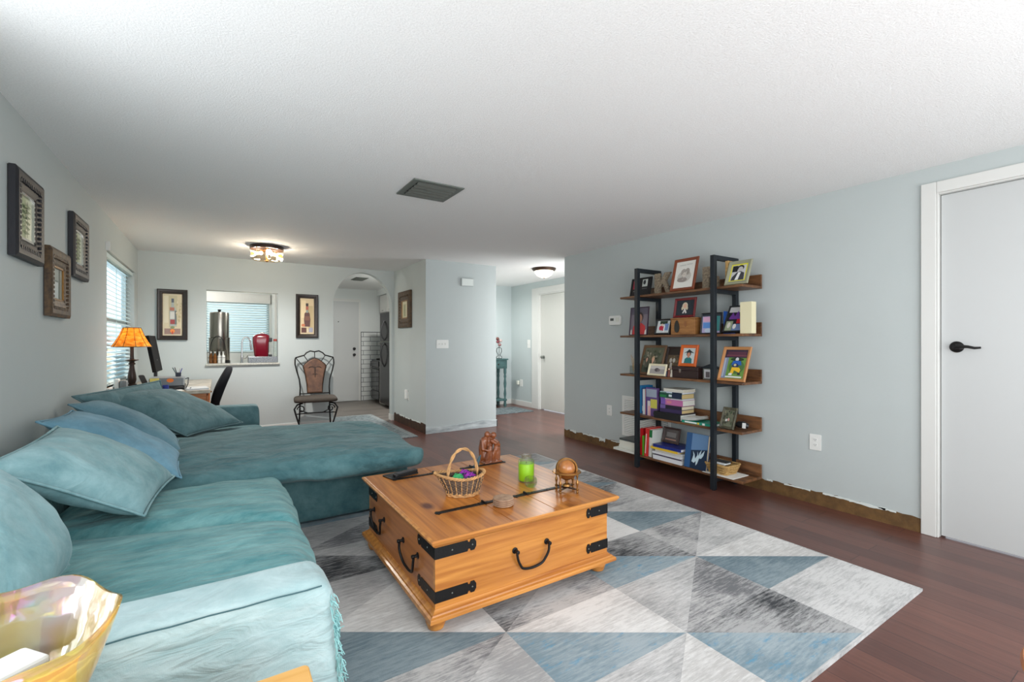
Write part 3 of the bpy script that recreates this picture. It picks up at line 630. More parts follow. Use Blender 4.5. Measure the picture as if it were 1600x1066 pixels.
# ------------------------------------------------------------------ area rug with triangle pattern
def rug_mat(name, a, b2, vs=3.0, blue=None):
    m = bpy.data.materials.new(name); m.use_nodes = True; nt = m.node_tree; bb = nt.nodes['Principled BSDF']
    tc = nt.nodes.new('ShaderNodeTexCoord'); mp = nt.nodes.new('ShaderNodeMapping'); mp.inputs['Scale'].default_value = (3, 22, 1)
    mp.inputs['Rotation'].default_value = (0, 0, .04)
    nt.links.new(tc.outputs['Object'], mp.inputs[0])
    n = nt.nodes.new('ShaderNodeTexNoise'); n.inputs['Scale'].default_value = vs; n.inputs['Detail'].default_value = 10; n.inputs['Roughness'].default_value = .78
    nt.links.new(mp.outputs[0], n.inputs[0])
    n1 = nt.nodes.new('ShaderNodeTexNoise'); n1.inputs['Scale'].default_value = 2.4; n1.inputs['Detail'].default_value = 4; nt.links.new(tc.outputs['Object'], n1.inputs[0])
    ad = nt.nodes.new('ShaderNodeMath'); ad.operation = 'ADD'; nt.links.new(n.outputs[0], ad.inputs[0])
    ml = nt.nodes.new('ShaderNodeMath'); ml.operation = 'MULTIPLY_ADD'; ml.inputs[1].default_value = .7; ml.inputs[2].default_value = -.35
    nt.links.new(n1.outputs[0], ml.inputs[0]); nt.links.new(ml.outputs[0], ad.inputs[1])
    r = nt.nodes.new('ShaderNodeValToRGB'); r.color_ramp.elements[0].position = .36; r.color_ramp.elements[1].position = .6
    r.color_ramp.elements[0].color = s2l(a); r.color_ramp.elements[1].color = s2l(b2); nt.links.new(ad.outputs[0], r.inputs[0])
    out = r.outputs[0]
    if blue:
        n4 = nt.nodes.new('ShaderNodeTexNoise'); n4.inputs['Scale'].default_value = 9; n4.inputs['Detail'].default_value = 8; n4.inputs['Roughness'].default_value = .75
        mp4 = nt.nodes.new('ShaderNodeMapping'); mp4.inputs['Scale'].default_value = (1, 3, 1); mp4.inputs['Location'].default_value = (3, 5, 0)
        nt.links.new(tc.outputs['Object'], mp4.inputs[0]); nt.links.new(mp4.outputs[0], n4.inputs[0])
        r4 = nt.nodes.new('ShaderNodeValToRGB'); r4.color_ramp.elements[0].position = .54; r4.color_ramp.elements[1].position = .7
        nt.links.new(n4.outputs[0], r4.inputs[0])
        mx = nt.nodes.new('ShaderNodeMix'); mx.data_type = 'RGBA'; nt.links.new(r4.outputs[0], mx.inputs['Factor']); nt.links.new(out, mx.inputs['A']); mx.inputs['B'].default_value = s2l(blue)
        out = mx.outputs['Result']
    nt.links.new(out, bb.inputs['Base Color']); bb.inputs['Roughness'].default_value = .95; bb.inputs['Specular IOR Level'].default_value = .1
    n3 = nt.nodes.new('ShaderNodeTexNoise'); n3.inputs['Scale'].default_value = 260; nt.links.new(tc.outputs['Object'], n3.inputs[0])
    bp = nt.nodes.new('ShaderNodeBump'); bp.inputs['Strength'].default_value = .4; bp.inputs['Distance'].default_value = .004
    nt.links.new(n3.outputs[0], bp.inputs['Height']); nt.links.new(bp.outputs[0], bb.inputs['Normal']); M[name] = m
rug_mat('rug_white', (186, 184, 182), (222, 221, 219)); rug_mat('rug_light', (158, 158, 158), (204, 203, 202), 3.4)
rug_mat('rug_grey', (112, 113, 116), (190, 189, 188), 3.6); rug_mat('rug_dark', (66, 68, 71), (172, 172, 172), 3.2)
rug_mat('rug_blue', (124, 143, 152), (160, 172, 178), 3.0, (84, 148, 182)); rug_mat('rug_slate', (104, 121, 130), (138, 152, 158), 3.0)
rx0, rx1, ry0, ry1, rz_t = .3, 3.05, .85, 4.27, .014
b = MB().mat('rug_grey')
def tri_clip(pts):
    """clip a polygon to the rug's outline"""
    def cl(ps, ax, lim, keep_less):
        out = []
        for i in range(len(ps)):
            p, q = ps[i], ps[(i + 1) % len(ps)]
            ip = (p[ax] <= lim) if keep_less else (p[ax] >= lim); iq = (q[ax] <= lim) if keep_less else (q[ax] >= lim)
            if ip: out.append(p)
            if ip != iq:
                tt = (lim - p[ax]) / (q[ax] - p[ax]); out.append((p[0] + (q[0] - p[0]) * tt, p[1] + (q[1] - p[1]) * tt))
        return out
    e = .012
    for ax, lim, kl in ((0, rx0 + e, False), (0, rx1 - e, True), (1, ry0 + e, False), (1, ry1 - e, True)):
        if pts: pts = cl(pts, ax, lim, kl)
    return pts
GX, GY, DX, DY = 1.06, .85, .662, .4265
pick = {(2, 0): ('rug_light', 'rug_light'), (1, 0): ('rug_blue', 'rug_dark'), (0, 0): ('rug_white', 'rug_light'), (-1, 0): ('rug_blue', 'rug_grey'),
        (0, 1): ('rug_blue', 'rug_white'), (1, 1): ('rug_grey', 'rug_light'), (2, 1): ('rug_slate', 'rug_white'), (-1, 1): ('rug_light', 'rug_grey'),
        (1, 2): ('rug_blue', 'rug_dark'), (2, 2): ('rug_light', 'rug_grey'), (0, 2): ('rug_grey', 'rug_dark'), (-1, 2): ('rug_slate', 'rug_white'),
        (2, 3): ('rug_slate', 'rug_light'), (1, 3): ('rug_white', 'rug_grey'), (0, 3): ('rug_slate', 'rug_dark'), (-1, 3): ('rug_white', 'rug_light'),
        (1, 4): ('rug_slate', 'rug_dark'), (2, 4): ('rug_grey', 'rug_dark'), (0, 4): ('rug_white', 'rug_grey'), (-1, 4): ('rug_dark', 'rug_light')}
rnd = random.Random(4)
for i in range(-2, 4):
    for j in range(-1, 9):
        x0, x1, y0, y1 = GX + i * DX, GX + (i + 1) * DX, GY + j * DY, GY + (j + 1) * DY
        anti = (i + j) % 2 == 1
        if (i, j) in pick: A_, B_ = pick[(i, j)]
        elif anti: A_, B_ = rnd.choice(['rug_blue', 'rug_slate']), rnd.choice(['rug_white', 'rug_dark', 'rug_light'])
        else: A_, B_ = rnd.choice(['rug_white', 'rug_grey']), rnd.choice(['rug_light', 'rug_grey'])
        if anti: tris = ((A_, [(x0, y0), (x1, y0), (x0, y1)]), (B_, [(x1, y0), (x1, y1), (x0, y1)]))
        else: tris = ((A_, [(x0, y0), (x1, y0), (x1, y1)]), (B_, [(x0, y0), (x1, y1), (x0, y1)]))
        for mm, tr in tris:
            ps = tri_clip(tr)
            if len(ps) > 2: b.mat(mm)._add([(x, y, rz_t) for x, y in ps], [tuple(range(len(ps)))])
rug = b.build('area_rug', origin=(0, 0, 0))
tag(rug, 'large area rug of grey, white and blue triangles under the coffee table', 'rug')
MB().mat('rug_light').prism([(rx0, .001), (rx1, .001), (rx1, rz_t), (rx0, rz_t)], ry0, ry0 + .012, 'y').prism([(rx0, .001), (rx1, .001), (rx1, rz_t), (rx0, rz_t)], ry1 - .012, ry1, 'y')\
    .box(rx0, rx0 + .012, ry0 + .012, ry1 - .012, .001, rz_t).box(rx1 - .012, rx1, ry0 + .012, ry1 - .012, .001, rz_t).box(rx0 + .012, rx1 - .012, ry0 + .012, ry1 - .012, .001, rz_t - .002).build('border', rug)
# runner by the arch
mat('runner', (128, 138, 140), .95, rgb2=(66, 78, 84), vscale=22, detail=6); mat('runner_edge', (146, 152, 152), .95, rgb2=(84, 92, 96), vscale=60)
rn = MB().mat('runner').box(1.5, 2.2, 6.0, 8.1, .001, .011).build('runner_rug')
tag(rn, 'narrow grey and teal patterned runner rug by the arch', 'rug')
MB().mat('runner_edge').box(1.45, 1.5, 5.92, 8.18, .001, .012).box(2.2, 2.28, 5.92, 8.18, .001, .012).box(1.5, 2.2, 5.92, 6.0, .001, .012).box(1.5, 2.2, 8.1, 8.18, .001, .012).build('border', rn)
tag(MB().mat('runner').box(4.05, 4.93, 6.95, 7.62, .001, .011).build('hall_mat'), 'small pale rug on the hallway floor before the teal console', 'rug')

# ------------------------------------------------------------------ soft shapes
def soft_block(name, parent, m, x0, x1, y0, y1, z0, z1, r=.06, crown=.03, seed=0, wr=.008, wf=3.0, wdir=(1, 1, 1), lev=2, droop=None, n=(18, 18, 6)):
    """upholstered block: rounded box with a crowned top and shallow folds"""
    nx, ny, nz = n; bm = bmesh.new(); bmesh.ops.create_cube(bm, size=1)
    me = bpy.data.meshes.new(name); V = {}; verts = []; faces = []
    def vid(i, j, k):
        if (i, j, k) in V: return V[(i, j, k)]
        u, v, w_ = i / nx, j / ny, k / nz
        p = Vector((x0 + (x1 - x0) * u, y0 + (y1 - y0) * v, z0 + (z1 - z0) * w_))
        c = Vector((min(max(p.x, x0 + r), x1 - r), min(max(p.y, y0 + r), y1 - r), min(max(p.z, z0 + r), z1 - r)))
        d = p - c
        if d.length > 1e-6: p = c + d.normalized() * r if d.length > r or True else p
        fu, fv = max(0, 1 - (2 * u - 1) ** 4), max(0, 1 - (2 * v - 1) ** 4)
        if w_ > .5: p.z += crown * fu * fv * (w_ - .5) * 2
        bul = 4 * w_ * (1 - w_) * crown * .5
        if i == 0: p.x -= bul * fv
        if i == nx: p.x += bul * fv
        if j == 0: p.y -= bul * fu
        if j == ny: p.y += bul * fu
        q = Vector((p.x * wdir[0], p.y * wdir[1], p.z * wdir[2])) * wf + Vector((seed * 7.3, seed * 3.1, 0))
        nn = noise.fractal(q, 1.0, 2.0, 4) * wr
        dd = (p - Vector(((x0 + x1) / 2, (y0 + y1) / 2, (z0 + z1) / 2)))
        if w_ == 1 or w_ > .6: p.z += nn
        if j in (0, ny): p.y += nn * (1 if j else -1)
        if i in (0, nx): p.x += nn * (1 if i else -1)
        if droop: p = droop(p, u, v, w_)
        V[(i, j, k)] = len(verts); verts.append(tuple(p)); return V[(i, j, k)]
    for k in (0, nz):
        for i in range(nx):
            for j in range(ny): faces.append((vid(i, j, k), vid(i + 1, j, k), vid(i + 1, j + 1, k), vid(i, j + 1, k)))
    for j in (0, ny):
        for i in range(nx):
            for k in range(nz): faces.append((vid(i, j, k), vid(i + 1, j, k), vid(i + 1, j, k + 1), vid(i, j, k + 1)))
    for i in (0, nx):
        for j in range(ny):
            for k in range(nz): faces.append((vid(i, j, k), vid(i, j + 1, k), vid(i, j + 1, k + 1), vid(i, j, k + 1)))
    bm.free(); mb = MB().mat(m); mb._add(verts, faces)
    return mb.build(name, parent, smooth=3, sub=1)

def pillow(name, label, P, T, m, seed=0, group='loose back pillows on the sectional', pinch=.1, wr=.012, bow=.0, sag=0.0):
    """P = four corners around; T thickness; plump centre, pinched corners, piped seam"""
    P = [Vector(p) for p in P]; n = 26; c = sum(P, Vector()) / 4
    nrm = ((P[2] - P[0]).cross(P[3] - P[1])).normalized()
    if nrm.x < 0 and abs(nrm.x) > .2: nrm = -nrm
    if nrm.z < 0: nrm = -nrm
    def pt(u, v, side):
        a, b_ = 2 * u - 1, 2 * v - 1
        au = a * (1 - pinch * (1 - b_ * b_) * a * a); bv = b_ * (1 - pinch * (1 - a * a) * b_ * b_)
        uu, vv = (au + 1) / 2, (bv + 1) / 2
        p = P[0] * (1 - uu) * (1 - vv) + P[1] * uu * (1 - vv) + P[2] * uu * vv + P[3] * (1 - uu) * vv
        t = (max(0, 1 - abs(a) ** 2.6) * max(0, 1 - abs(b_) ** 2.6)) ** .55
        q = p * 4.2 + Vector((seed * 5.1, seed * 2.7, side * 3))
        wv = noise.fractal(q, 1.0, 2.1, 4) * wr
        edge = 1 - max(abs(a), abs(b_)) ** 6
        rad = noise.noise(Vector((math.atan2(b_, a) * 3.5, seed * 4.0, side * 2.0))) * .012 * (max(abs(a), abs(b_)) ** 2) * edge
        return p + nrm * (side * T / 2 * t + wv * (.25 + t) + rad + bow * (1 - a * a) * (1 - b_ * b_)) - Vector((0, 0, sag * (1 - a * a)))
    mb = MB().mat(m); vs = []; fs = []
    for side in (1, -1):
        o = len(vs); vs += [pt(i / n, j / n, side) for i in range(n + 1) for j in range(n + 1)]
        for i in range(n):
            for j in range(n):
                q = (o + i * (n + 1) + j, o + (i + 1) * (n + 1) + j, o + (i + 1) * (n + 1) + j + 1, o + i * (n + 1) + j + 1); fs.append(q if side > 0 else q[::-1])
    mb._add(vs, fs); o = mb.build(name, smooth=3, sub=0)
    tag(o, label, 'pillow', group)
    bm = bmesh.new(); bm.from_mesh(o.data); bmesh.ops.remove_doubles(bm, verts=bm.verts, dist=.0035); bmesh.ops.recalc_face_normals(bm, faces=bm.faces); bm.to_mesh(o.data); bm.free()
    o.data.polygons.foreach_set('use_smooth', [True] * len(o.data.polygons))
    md = o.modifiers.new('sub', 'SUBSURF'); md.levels = 1; md.render_levels = 1
    loop = [pt(k / n, 0, 0) for k in range(n)] + [pt(1, k / n, 0) for k in range(n)] + [pt(1 - k / n, 1, 0) for k in range(n)] + [pt(0, 1 - k / n, 0) for k in range(n)]
    MB().mat(m).tube([tuple(p) for p in loop], .006, 6, True).build('piping', o, smooth=3)
    return o

# ------------------------------------------------------------------ sectional sofa
sof = thing('sectional_sofa', (-.2, 3.2, .015), 'teal denim slipcovered sectional sofa with chaise along the left wall', 'sofa')
AZ = .675
soft_block('sofa_arm', sof, 'denim_arm_lit', -.84, .24, 1.225, 1.405, .02, AZ, r=.028, crown=.006, wr=.007, wf=5, wdir=(.4, 1, 2.2), n=(40, 6, 22), seed=1,
           droop=lambda p, u, v, w_: p + Vector((.055 * u ** 6 * (1 - w_) ** .7 + .006 * math.sin(w_ * 23) * u ** 8, -.03 * (1 - w_) * (1 - v), 0)))
soft_block('sofa_arm', sof, 'denim_dark', -.84, .34, 5.05, 5.23, .02, .675, r=.028, crown=.005, wr=.004, wf=4, n=(26, 6, 14), seed=2)
soft_block('sofa_back', sof, 'denim_seat', -.842, -.66, 1.42, 5.04, .02, .62, r=.03, crown=.005, wr=.004, n=(6, 30, 8), seed=3)
soft_block('sofa_base', sof, 'denim_chaise', -.66, .28, 1.42, 3.43, .02, .3, r=.02, crown=.004, wr=.008, wf=5, wdir=(1, 3, .5), n=(10, 30, 6), seed=4)
soft_block('sofa_base', sof, 'denim_chaise', -.66, 1.26, 3.45, 5.03, .02, .38, r=.02, crown=.004, wr=.012, wf=3, wdir=(2, 2, .7), n=(30, 24, 8), seed=5)
def skew1(p, u, v, w_): p.y += .34 * (.3 - p.x) * max(0, v); return p
def skew2(p, u, v, w_): p.y += .34 * (.3 - p.x) * max(0, 1 - v); return p
soft_block('seat_cushion', sof, 'denim_seat', -.64, .315, 1.41, 2.32, .3, .475, r=.065, crown=.03, wr=.013, wf=4, wdir=(1, 2.4, 1), n=(26, 26, 6), seed=6, droop=skew1)
soft_block('seat_cushion', sof, 'denim_seat', -.64, .325, 2.325, 3.12, .3, .475, r=.065, crown=.035, wr=.013, wf=4, wdir=(1, 2.4, 1), n=(26, 26, 6), seed=7, droop=skew2)
def chaise_droop(p, u, v, w_):
    f = max(0, (p.x - .15) / 1.2)
    p.z += .04 * math.sin(min(1, max(0, u)) * PI) * (1 if w_ > .5 else 0) * math.sin(v * PI)
    if w_ <= .35 and v < .3: p.z += -.015 * math.sin(f * PI * 1.1) + (.01 if f < .3 else -.012 * f)
    return p
soft_block('chaise_cushion', sof, 'denim_chaise', -.64, 1.275, 3.16, 4.62, .385, .515, r=.06, crown=.035, wr=.024, wf=2.6, wdir=(1.0, 2.4, 1), n=(44, 32, 8), seed=9, droop=chaise_droop)
soft_block('chaise_cushion', sof, 'denim_chaise', -.64, .36, 4.6, 5.04, .385, .5, r=.055, crown=.01, wr=.01, wf=3, n=(18, 10, 6), seed=10)
# stitched seam and frayed fringe of the near arm
b = MB().mat('seam').tube([(-.8 + 1.02 * k / 30, 1.2295, AZ - .0075 + .001 * math.sin(k * 1.7)) for k in range(31)], .0017, 6); b.build('seam', sof)
b = MB().mat('fringe'); rnd = random.Random(11)
for k in range(260):
    z = .1 + (.64 - .1) * rnd.random(); u = (1 - z / AZ) ** .7
    x = .238 + .055 * u + rnd.uniform(-.01, .004); y = 1.225 - .03 * (1 - z / AZ) + rnd.uniform(-.006, .012)
    dx, dz_, dy_ = rnd.uniform(-.004, .016), rnd.uniform(-.03, .006), rnd.uniform(-.02, .004)
    b.tube([(x, y, z), (x + dx * .6, y + dy_ * .5, z + dz_ * .3), (x + dx, y + dy_, z + dz_)], .0011, 4)
fr = b.build('frayed_fringe', sof); fr['kind'] = 'stuff'
tagz = MB().mat('white_paper').box(.66, .76, 3.405, 3.42, .372, .382).build('care_label', sof)

pillow('throw_pillow', 'teal pillow in a brightly lit tone nearest the camera, leaning at the left picture edge', [(-.42, 1.45, .56), (-.42, 2.08, .54), (-.64, 2.16, .9), (-.64, 1.48, .9)], .24, 'denim_lit', 1, pinch=.05)
pillow('throw_pillow', 'small pillow in a brightly lit tone lying flat against the near sofa arm behind the glass bowl', [(-.62, 1.44, .56), (-.34, 1.44, .545), (-.4, 1.72, .535), (-.63, 1.75, .56)], .07, 'denim_lit', 8, pinch=.05)
pillow('throw_pillow', 'large teal pillow in a brightly lit tone slumped second from the near sofa arm', [(-.27, 2.54, .525), (-.2, 3.12, .545), (-.66, 3.08, .87), (-.68, 2.25, .86)], .2, 'denim_lit', 2, pinch=.06)
pillow('throw_pillow', 'blue denim pillow with a drooping corner, third from near arm', [(-.17, 3.14, .525), (-.19, 3.6, .56), (-.74, 3.75, .87), (-.77, 3.24, .88)], .16, 'denim_blue', 3, pinch=.07)
pillow('throw_pillow', 'faded blue-grey pillow standing directly behind the blue one', [(-.19, 3.74, .545), (-.24, 4.12, .57), (-.74, 4.3, .88), (-.79, 3.93, .89)], .15, 'denim_blue2', 4, pinch=.07)
pillow('throw_pillow', 'big dark teal pillow lying over the chaise corner below the desk', [(-.2, 4.28, .565), (.19, 4.84, .55), (-.34, 5.0, .87), (-.76, 4.35, .9)], .2, 'denim_dark', 5, pinch=.05)
pillow('throw_pillow', 'dark teal pillow farthest back, its edge against the left wall', [(-.79, 4.02, .93), (-.42, 4.98, .95), (-.34, 4.98, .62), (-.62, 4.4, .66)], .1, 'denim_dark', 6, pinch=.04)

# ------------------------------------------------------------------ coffee table trunk
ct = thing('coffee_table', (1.3, 2.36, rz_t), 'square varnished pine trunk coffee table with black iron straps on the rug', 'table')
LX0, LX1, LY0, LY1, LT = .755, 1.85, 1.80, 2.92, .44
BX0, BX1, BY0, BY1 = .79, 1.805, 1.85, 2.87
for x0, x1 in ((LX0 + .0142, 1.166), (1.169, 1.431), (1.434, LX1 - .0142)):
    e0 = .0 if x0 > LX0 else 0
    b = MB().mat('pine_top').box(x0, x1, LY0 + .0142, LY1 - .0142, .418, LT)
    b.build('lid_board', ct, bevel=.0015)
b = MB().mat('pine_front')
prof = [(.0, LT), (.0, .42), (-.012, .412), (.03, .408), (.03, LT - .004)]
def molding(mb, x0, x1, y0, y1, pr):
    """profile (outset, z) run round a rectangle"""
    rows = []
    for (sx, sy, X, Y) in ((-1, -1, x0, y0), (1, -1, x1, y0), (1, 1, x1, y1), (-1, 1, x0, y1)):
        rows.append([(X + sx * o_, Y + sy * o_, z_) for o_, z_ in pr])
    rows.append(rows[0]); return mb.ring(rows, True, False)
molding(MB().mat('pine_front'), LX0 + .014, LX1 - .014, LY0 + .014, LY1 - .014, [(0, LT), (.008, LT), (.014, LT - .006), (.012, LT - .014), (.002, .412), (-.012, .404), (-.02, .404), (-.02, .418), (0, .418)]).build('lid_molding', ct, smooth=.5)
MB().mat('pine_front').box(BX0, BX1, BY0, BY0 + .02, .1, .41).build('front_panel', ct)
MB().mat('pine_front').box(BX0, BX1, BY1 - .02, BY1, .1, .41).build('back_panel', ct)
MB().mat('pine_side_shaded').box(BX0, BX0 + .02, BY0 + .02, BY1 - .02, .1, .41).build('side_panel', ct)
MB().mat('pine_side_shaded').box(BX1 - .02, BX1, BY0 + .02, BY1 - .02, .1, .41).build('side_panel', ct)
molding(MB().mat('pine_front'), BX0, BX1, BY0, BY1, [(-.02, .125), (.003, .125), (.008, .118), (.02, .112), (.024, .106), (.034, .102), (.036, .096), (.036, .084), (-.02, .084)]).build('plinth', ct, smooth=.5)
MB().mat('pine_side_shaded').box(BX0 + .02, BX1 - .02, BY0 + .02, BY1 - .02, .086, .1).build('bottom_board', ct)
for x, y in ((.815, 1.9), (1.78, 1.9), (.815, 2.83), (1.78, 2.83), (1.3, 1.96), (1.3, 2.76)):
    MB().mat('pine_front').lathe([(.018, rz_t), (.036, rz_t + .006), (.046, rz_t + .034), (.042, rz_t + .052), (.028, rz_t + .066), (.03, .086)], (x, y, 0), 24).build('bun_foot', ct, smooth=SM)
# corner straps: plate with a spade end
def strap_pts(l, h_):
    return [(0, -h_ / 2), (l * .78, -h_ / 2), (l * .8, -h_ * .3), (l * .84, -h_ * .3), (l * .86, -h_ / 2), (l * .95, -h_ / 2), (l, -h_ * .2), (l, h_ * .2), (l * .95, h_ / 2), (l * .86, h_ / 2), (l * .84, h_ * .3), (l * .8, h_ * .3), (l * .78, h_ / 2), (0, h_ / 2)]
def corner_strap(x, sx, z, l=.2, l2=.2, y=BY0, sy=1):
    o = MB().mat('black_iron')
    o.prism([(x + sx * a, z + c) for a, c in strap_pts(l, .05)], y - .003 * sy, y, 'y')
    o.prism([(y + sy * a, z + c) for a, c in strap_pts(l2, .05)], x - .003 * sx, x, 'x')
    o.box(x - .003 * sx, x, y - .003 * sy, y, z - .025, z + .025)
    o = o.build('corner_strap', ct)
    n = MB().mat('grey_metal')
    for k in (.4, .9): n.at(basis((x + sx * l * k, y - .003 * sy, z), (1, 0, 0), (0, 0, 1))).lathe([(.004, 0), (.003, .002), (.0005, .0025)] if sy > 0 else [(.004, 0), (.0005, -.002)], n=8)
    for k in (.4, .9): n.at(basis((x - .003 * sx, y + sy * l2 * k, z), (0, 1, 0), (0, 0, 1))).lathe([(.004, -.0), (.003, -.002), (.0005, -.0025)], n=8)
    n.build('rivets', o)
for z in (.365, .175):
    corner_strap(BX0, 1, z); corner_strap(BX1, -1, z, .15); corner_strap(BX0, 1, z, y=BY1, sy=-1, l2=.17); corner_strap(BX1, -1, z, y=BY1, sy=-1)
def drop_handle(o, u, wd=.19, dp=.095):
    """bail handle on a face: u runs along the face, n out of it"""
    T_ = basis(o, u, (0, 0, 1)); h = MB().mat('black_iron').at(T_)
    h.tube(smooth_path([(-wd / 2, 0, .022), (-wd / 2 + .004, -.03, .024), (-wd / 2 + .02, -.062, .02), (-wd * .28, -dp * .9, .016), (0, -dp, .014), (wd * .28, -dp * .9, .016), (wd / 2 - .02, -.062, .02), (wd / 2 - .004, -.03, .024), (wd / 2, 0, .022)], 4), .0062, 10)
    h = h.build('drop_handle', ct, smooth=SM)
    for s in (-1, 1):
        MB().mat('black_iron').at(T_).lathe([(.001, .001), (.015, .001), (.015, .004), (.008, .006), (.007, .02), (.01, .024), (.009, .032), (.001, .034)], (s * wd / 2, .006, 0), 14).build('mount', h, smooth=SM)
drop_handle((1.295, BY0, .275), (1, 0, 0)); drop_handle((BX0, 2.15, .275), (0, -1, 0), .2); drop_handle((BX0, 2.66, .275), (0, -1, 0), .19)
# hinge straps on the lid
def hinge(x0, x1, kx, y):
    o = MB().mat('black_iron'); w_ = .019
    o.prism([(x0, y - .008), (x0 + .012, y - w_ * 1.1), (x0 + .024, y - w_ * .7), (x1 - .024, y - w_ * .7), (x1 - .012, y - w_ * 1.1), (x1, y - .008), (x1, y + .008), (x1 - .012, y + w_ * 1.1), (x1 - .024, y + w_ * .7), (x0 + .024, y + w_ * .7), (x0 + .012, y + w_ * 1.1), (x0, y + .008)], LT, LT + .0035, 'z')
    o.rod((kx, y - .022, LT + .007), (kx, y + .022, LT + .007), .006, n=10).box(kx - .03, kx + .03, y - .014, y + .014, LT, LT + .005)
    for k in range(4): o.lathe([(.004, .0035), (.003, .006), (.0005, .0065)], (x0 + .02 + (x1 - x0 - .04) * k / 3, y, LT), 8)
    o.build('hinge_strap', ct)
for y in (2.095, 2.745): hinge(.895, 1.245, 1.168, y); hinge(1.35, 1.7, 1.432, y)

Z = LT + .0005
# basket with yarn
bk = thing('wicker_basket', (1.14, 2.285, Z), 'small oval wicker basket with tall twisted handle holding yarn, on the coffee table', 'basket')
cxk, cyk = 1.14, 2.285; ang = -.35
def oval(t, r, z, ph=0):
    x, y = 1.22 * r * math.cos(t), .92 * r * math.sin(t); spout = .03 * max(0, math.cos(t - PI)) ** 4 * (z / .1) ** 2
    x -= spout; lift = .018 * (z / .1) * abs(math.cos(t)) ** 2
    return (cxk + x * math.cos(ang) - y * math.sin(ang), cyk + x * math.sin(ang) + y * math.cos(ang), Z + z + lift)
b = MB().mat('wicker_dark')
for k in range(11):
    z = .02 + k * .0075; r0 = .066 + z * .28; K = 22
    b.tube([oval(2 * PI * i / 88, r0 + .0035 * math.sin(K * 2 * PI * i / 88 + PI * (k % 2)), z) for i in range(88)], .0052, 5, True)
b.build('weave', bk, smooth=3)
b = MB().mat('wicker_light')
for i in range(22):
    t = 2 * PI * i / 22; b.tube([oval(t, .066 + z * .28 + (.0045 if j % 2 else .002), z) for j, z in enumerate((.005, .02, .035, .05, .065, .08, .1))], .0032, 5)
b.build('stakes', bk)
b = MB().mat('wicker_light')
for k, (z, r) in enumerate(((.004, .07), (.011, .072), (.018, .0725))): b.tube([oval(2 * PI * i / 66, r + .003 * math.sin(11 * 2 * PI * i / 66 + k * 2), z) for i in range(66)], .0045, 6, True)
b.lathe([(.001, .002), (.07, .002), (.07, .006), (.001, .006)], (cxk, cyk, Z), 20)
b.build('foot_braid', bk, smooth=3)
b = MB().mat('wicker_light')
for k in range(3): b.tube([oval(2 * PI * i / 96, .097 + .005 * math.cos(12 * 2 * PI * i / 96 + k * 2.094), .104 + .005 * math.sin(12 * 2 * PI * i / 96 + k * 2.094)) for i in range(96)], .0045, 6, True)
b.build('rim_braid', bk, smooth=3)
b = MB().mat('wicker_light')
for k in range(2):
    pts = []
    for i in range(41):
        t = PI * i / 40; x, z = .088 * math.cos(t), .055 + .17 * math.sin(t) ** .9 if 0 < t < PI else .055
        z = .055 + .195 * max(0, math.sin(t)) ** .8; tw = t * 7 + k * PI
        x += .0045 * math.cos(tw) * math.cos(t); y = .0045 * math.sin(tw)
        z += .0045 * math.cos(tw) * math.sin(t)
        pts.append((cxk + x * math.cos(ang + .25) - y * math.sin(ang + .25), cyk + x * math.sin(ang + .25) + y * math.cos(ang + .25), Z + z))
    b.tube(pts, .0055, 7)
b.build('handle', bk, smooth=3)
for (dx, dy, dz_, r, mm, lab) in ((.035, -.02, .085, .036, 'yarn_purple', 'bright magenta purple ball of yarn at the front of the basket'), (.03, .038, .09, .033, 'yarn_purple', 'purple ball of yarn behind the magenta one in the basket'), (-.032, .0, .085, .034, 'yarn_green', 'green ball of yarn at the left of the basket')):
    b = MB().mat(mm).ball((cxk + dx, cyk + dy, Z + dz_), r * .95, 18, 12)
    for q in range(9):
        a = q * .7; ux = Vector((math.cos(a), math.sin(a) * .6, math.sin(a * 1.7))).normalized(); vx = ux.cross(Vector((.3, .5, .8))).normalized()
        if mm == 'yarn_purple' and q % 4 == 0: b.mat('yarn_navy')
        else: b.mat(mm)
        b.tube([tuple(Vector((cxk + dx, cyk + dy, Z + dz_)) + (ux * math.cos(t * PI / 10) + vx * math.sin(t * PI / 10)) * r) for t in range(20)], .0035, 5, True)
    tag(b.build('yarn_ball', smooth=3), lab, 'yarn')
# carved couple
b = MB().mat('carved_wood')
sx_, sy_ = 1.6, 2.8
def el(mb, c, r, sx=1, sy=1, sz=1): mb.ball((sx_ + c[0], sy_ + c[1], Z + c[2]), r, 16, 12, sx, sy, sz)
def lim(mb, pts, rr): mb.tube([(sx_ + p[0], sy_ + p[1], Z + p[2]) for p in pts], rr, 10); [el(mb, p, r) for p, r in zip(pts, rr)]
el(b, (-.03, .01, .045), .038, 1, .9, 1.1); el(b, (.035, -.005, .045), .036, 1, .9, 1.1)
lim(b, [(-.035, .01, .04), (-.04, .012, .1), (-.032, .012, .15), (-.02, .008, .172)], [.034, .031, .03, .014])
lim(b, [(.0, .005, .04), (.004, .01, .1), (.012, .005, .145), (.02, -.004, .17)], [.03, .028, .027, .013])
el(b, (-.012, .003, .193), .021, 1, 1.05, 1.2); el(b, (.03, -.012, .187), .021, 1.1, 1, 1.15)
lim(b, [(-.05, -.0, .15), (-.058, -.02, .1), (-.03, -.035, .09)], [.014, .012, .009])
lim(b, [(.012, -.02, .15), (.03, -.04, .135), (.068, -.03, .118)], [.014, .012, .009])
lim(b, [(.045, .0, .15), (.07, -.012, .13), (.06, -.03, .12)], [.013, .011, .009])
lim(b, [(.01, -.02, .03), (.035, -.034, .09), (.04, -.03, .125), (.045, -.038, .06), (.04, -.035, .012)], [.022, .018, .016, .014, .013])
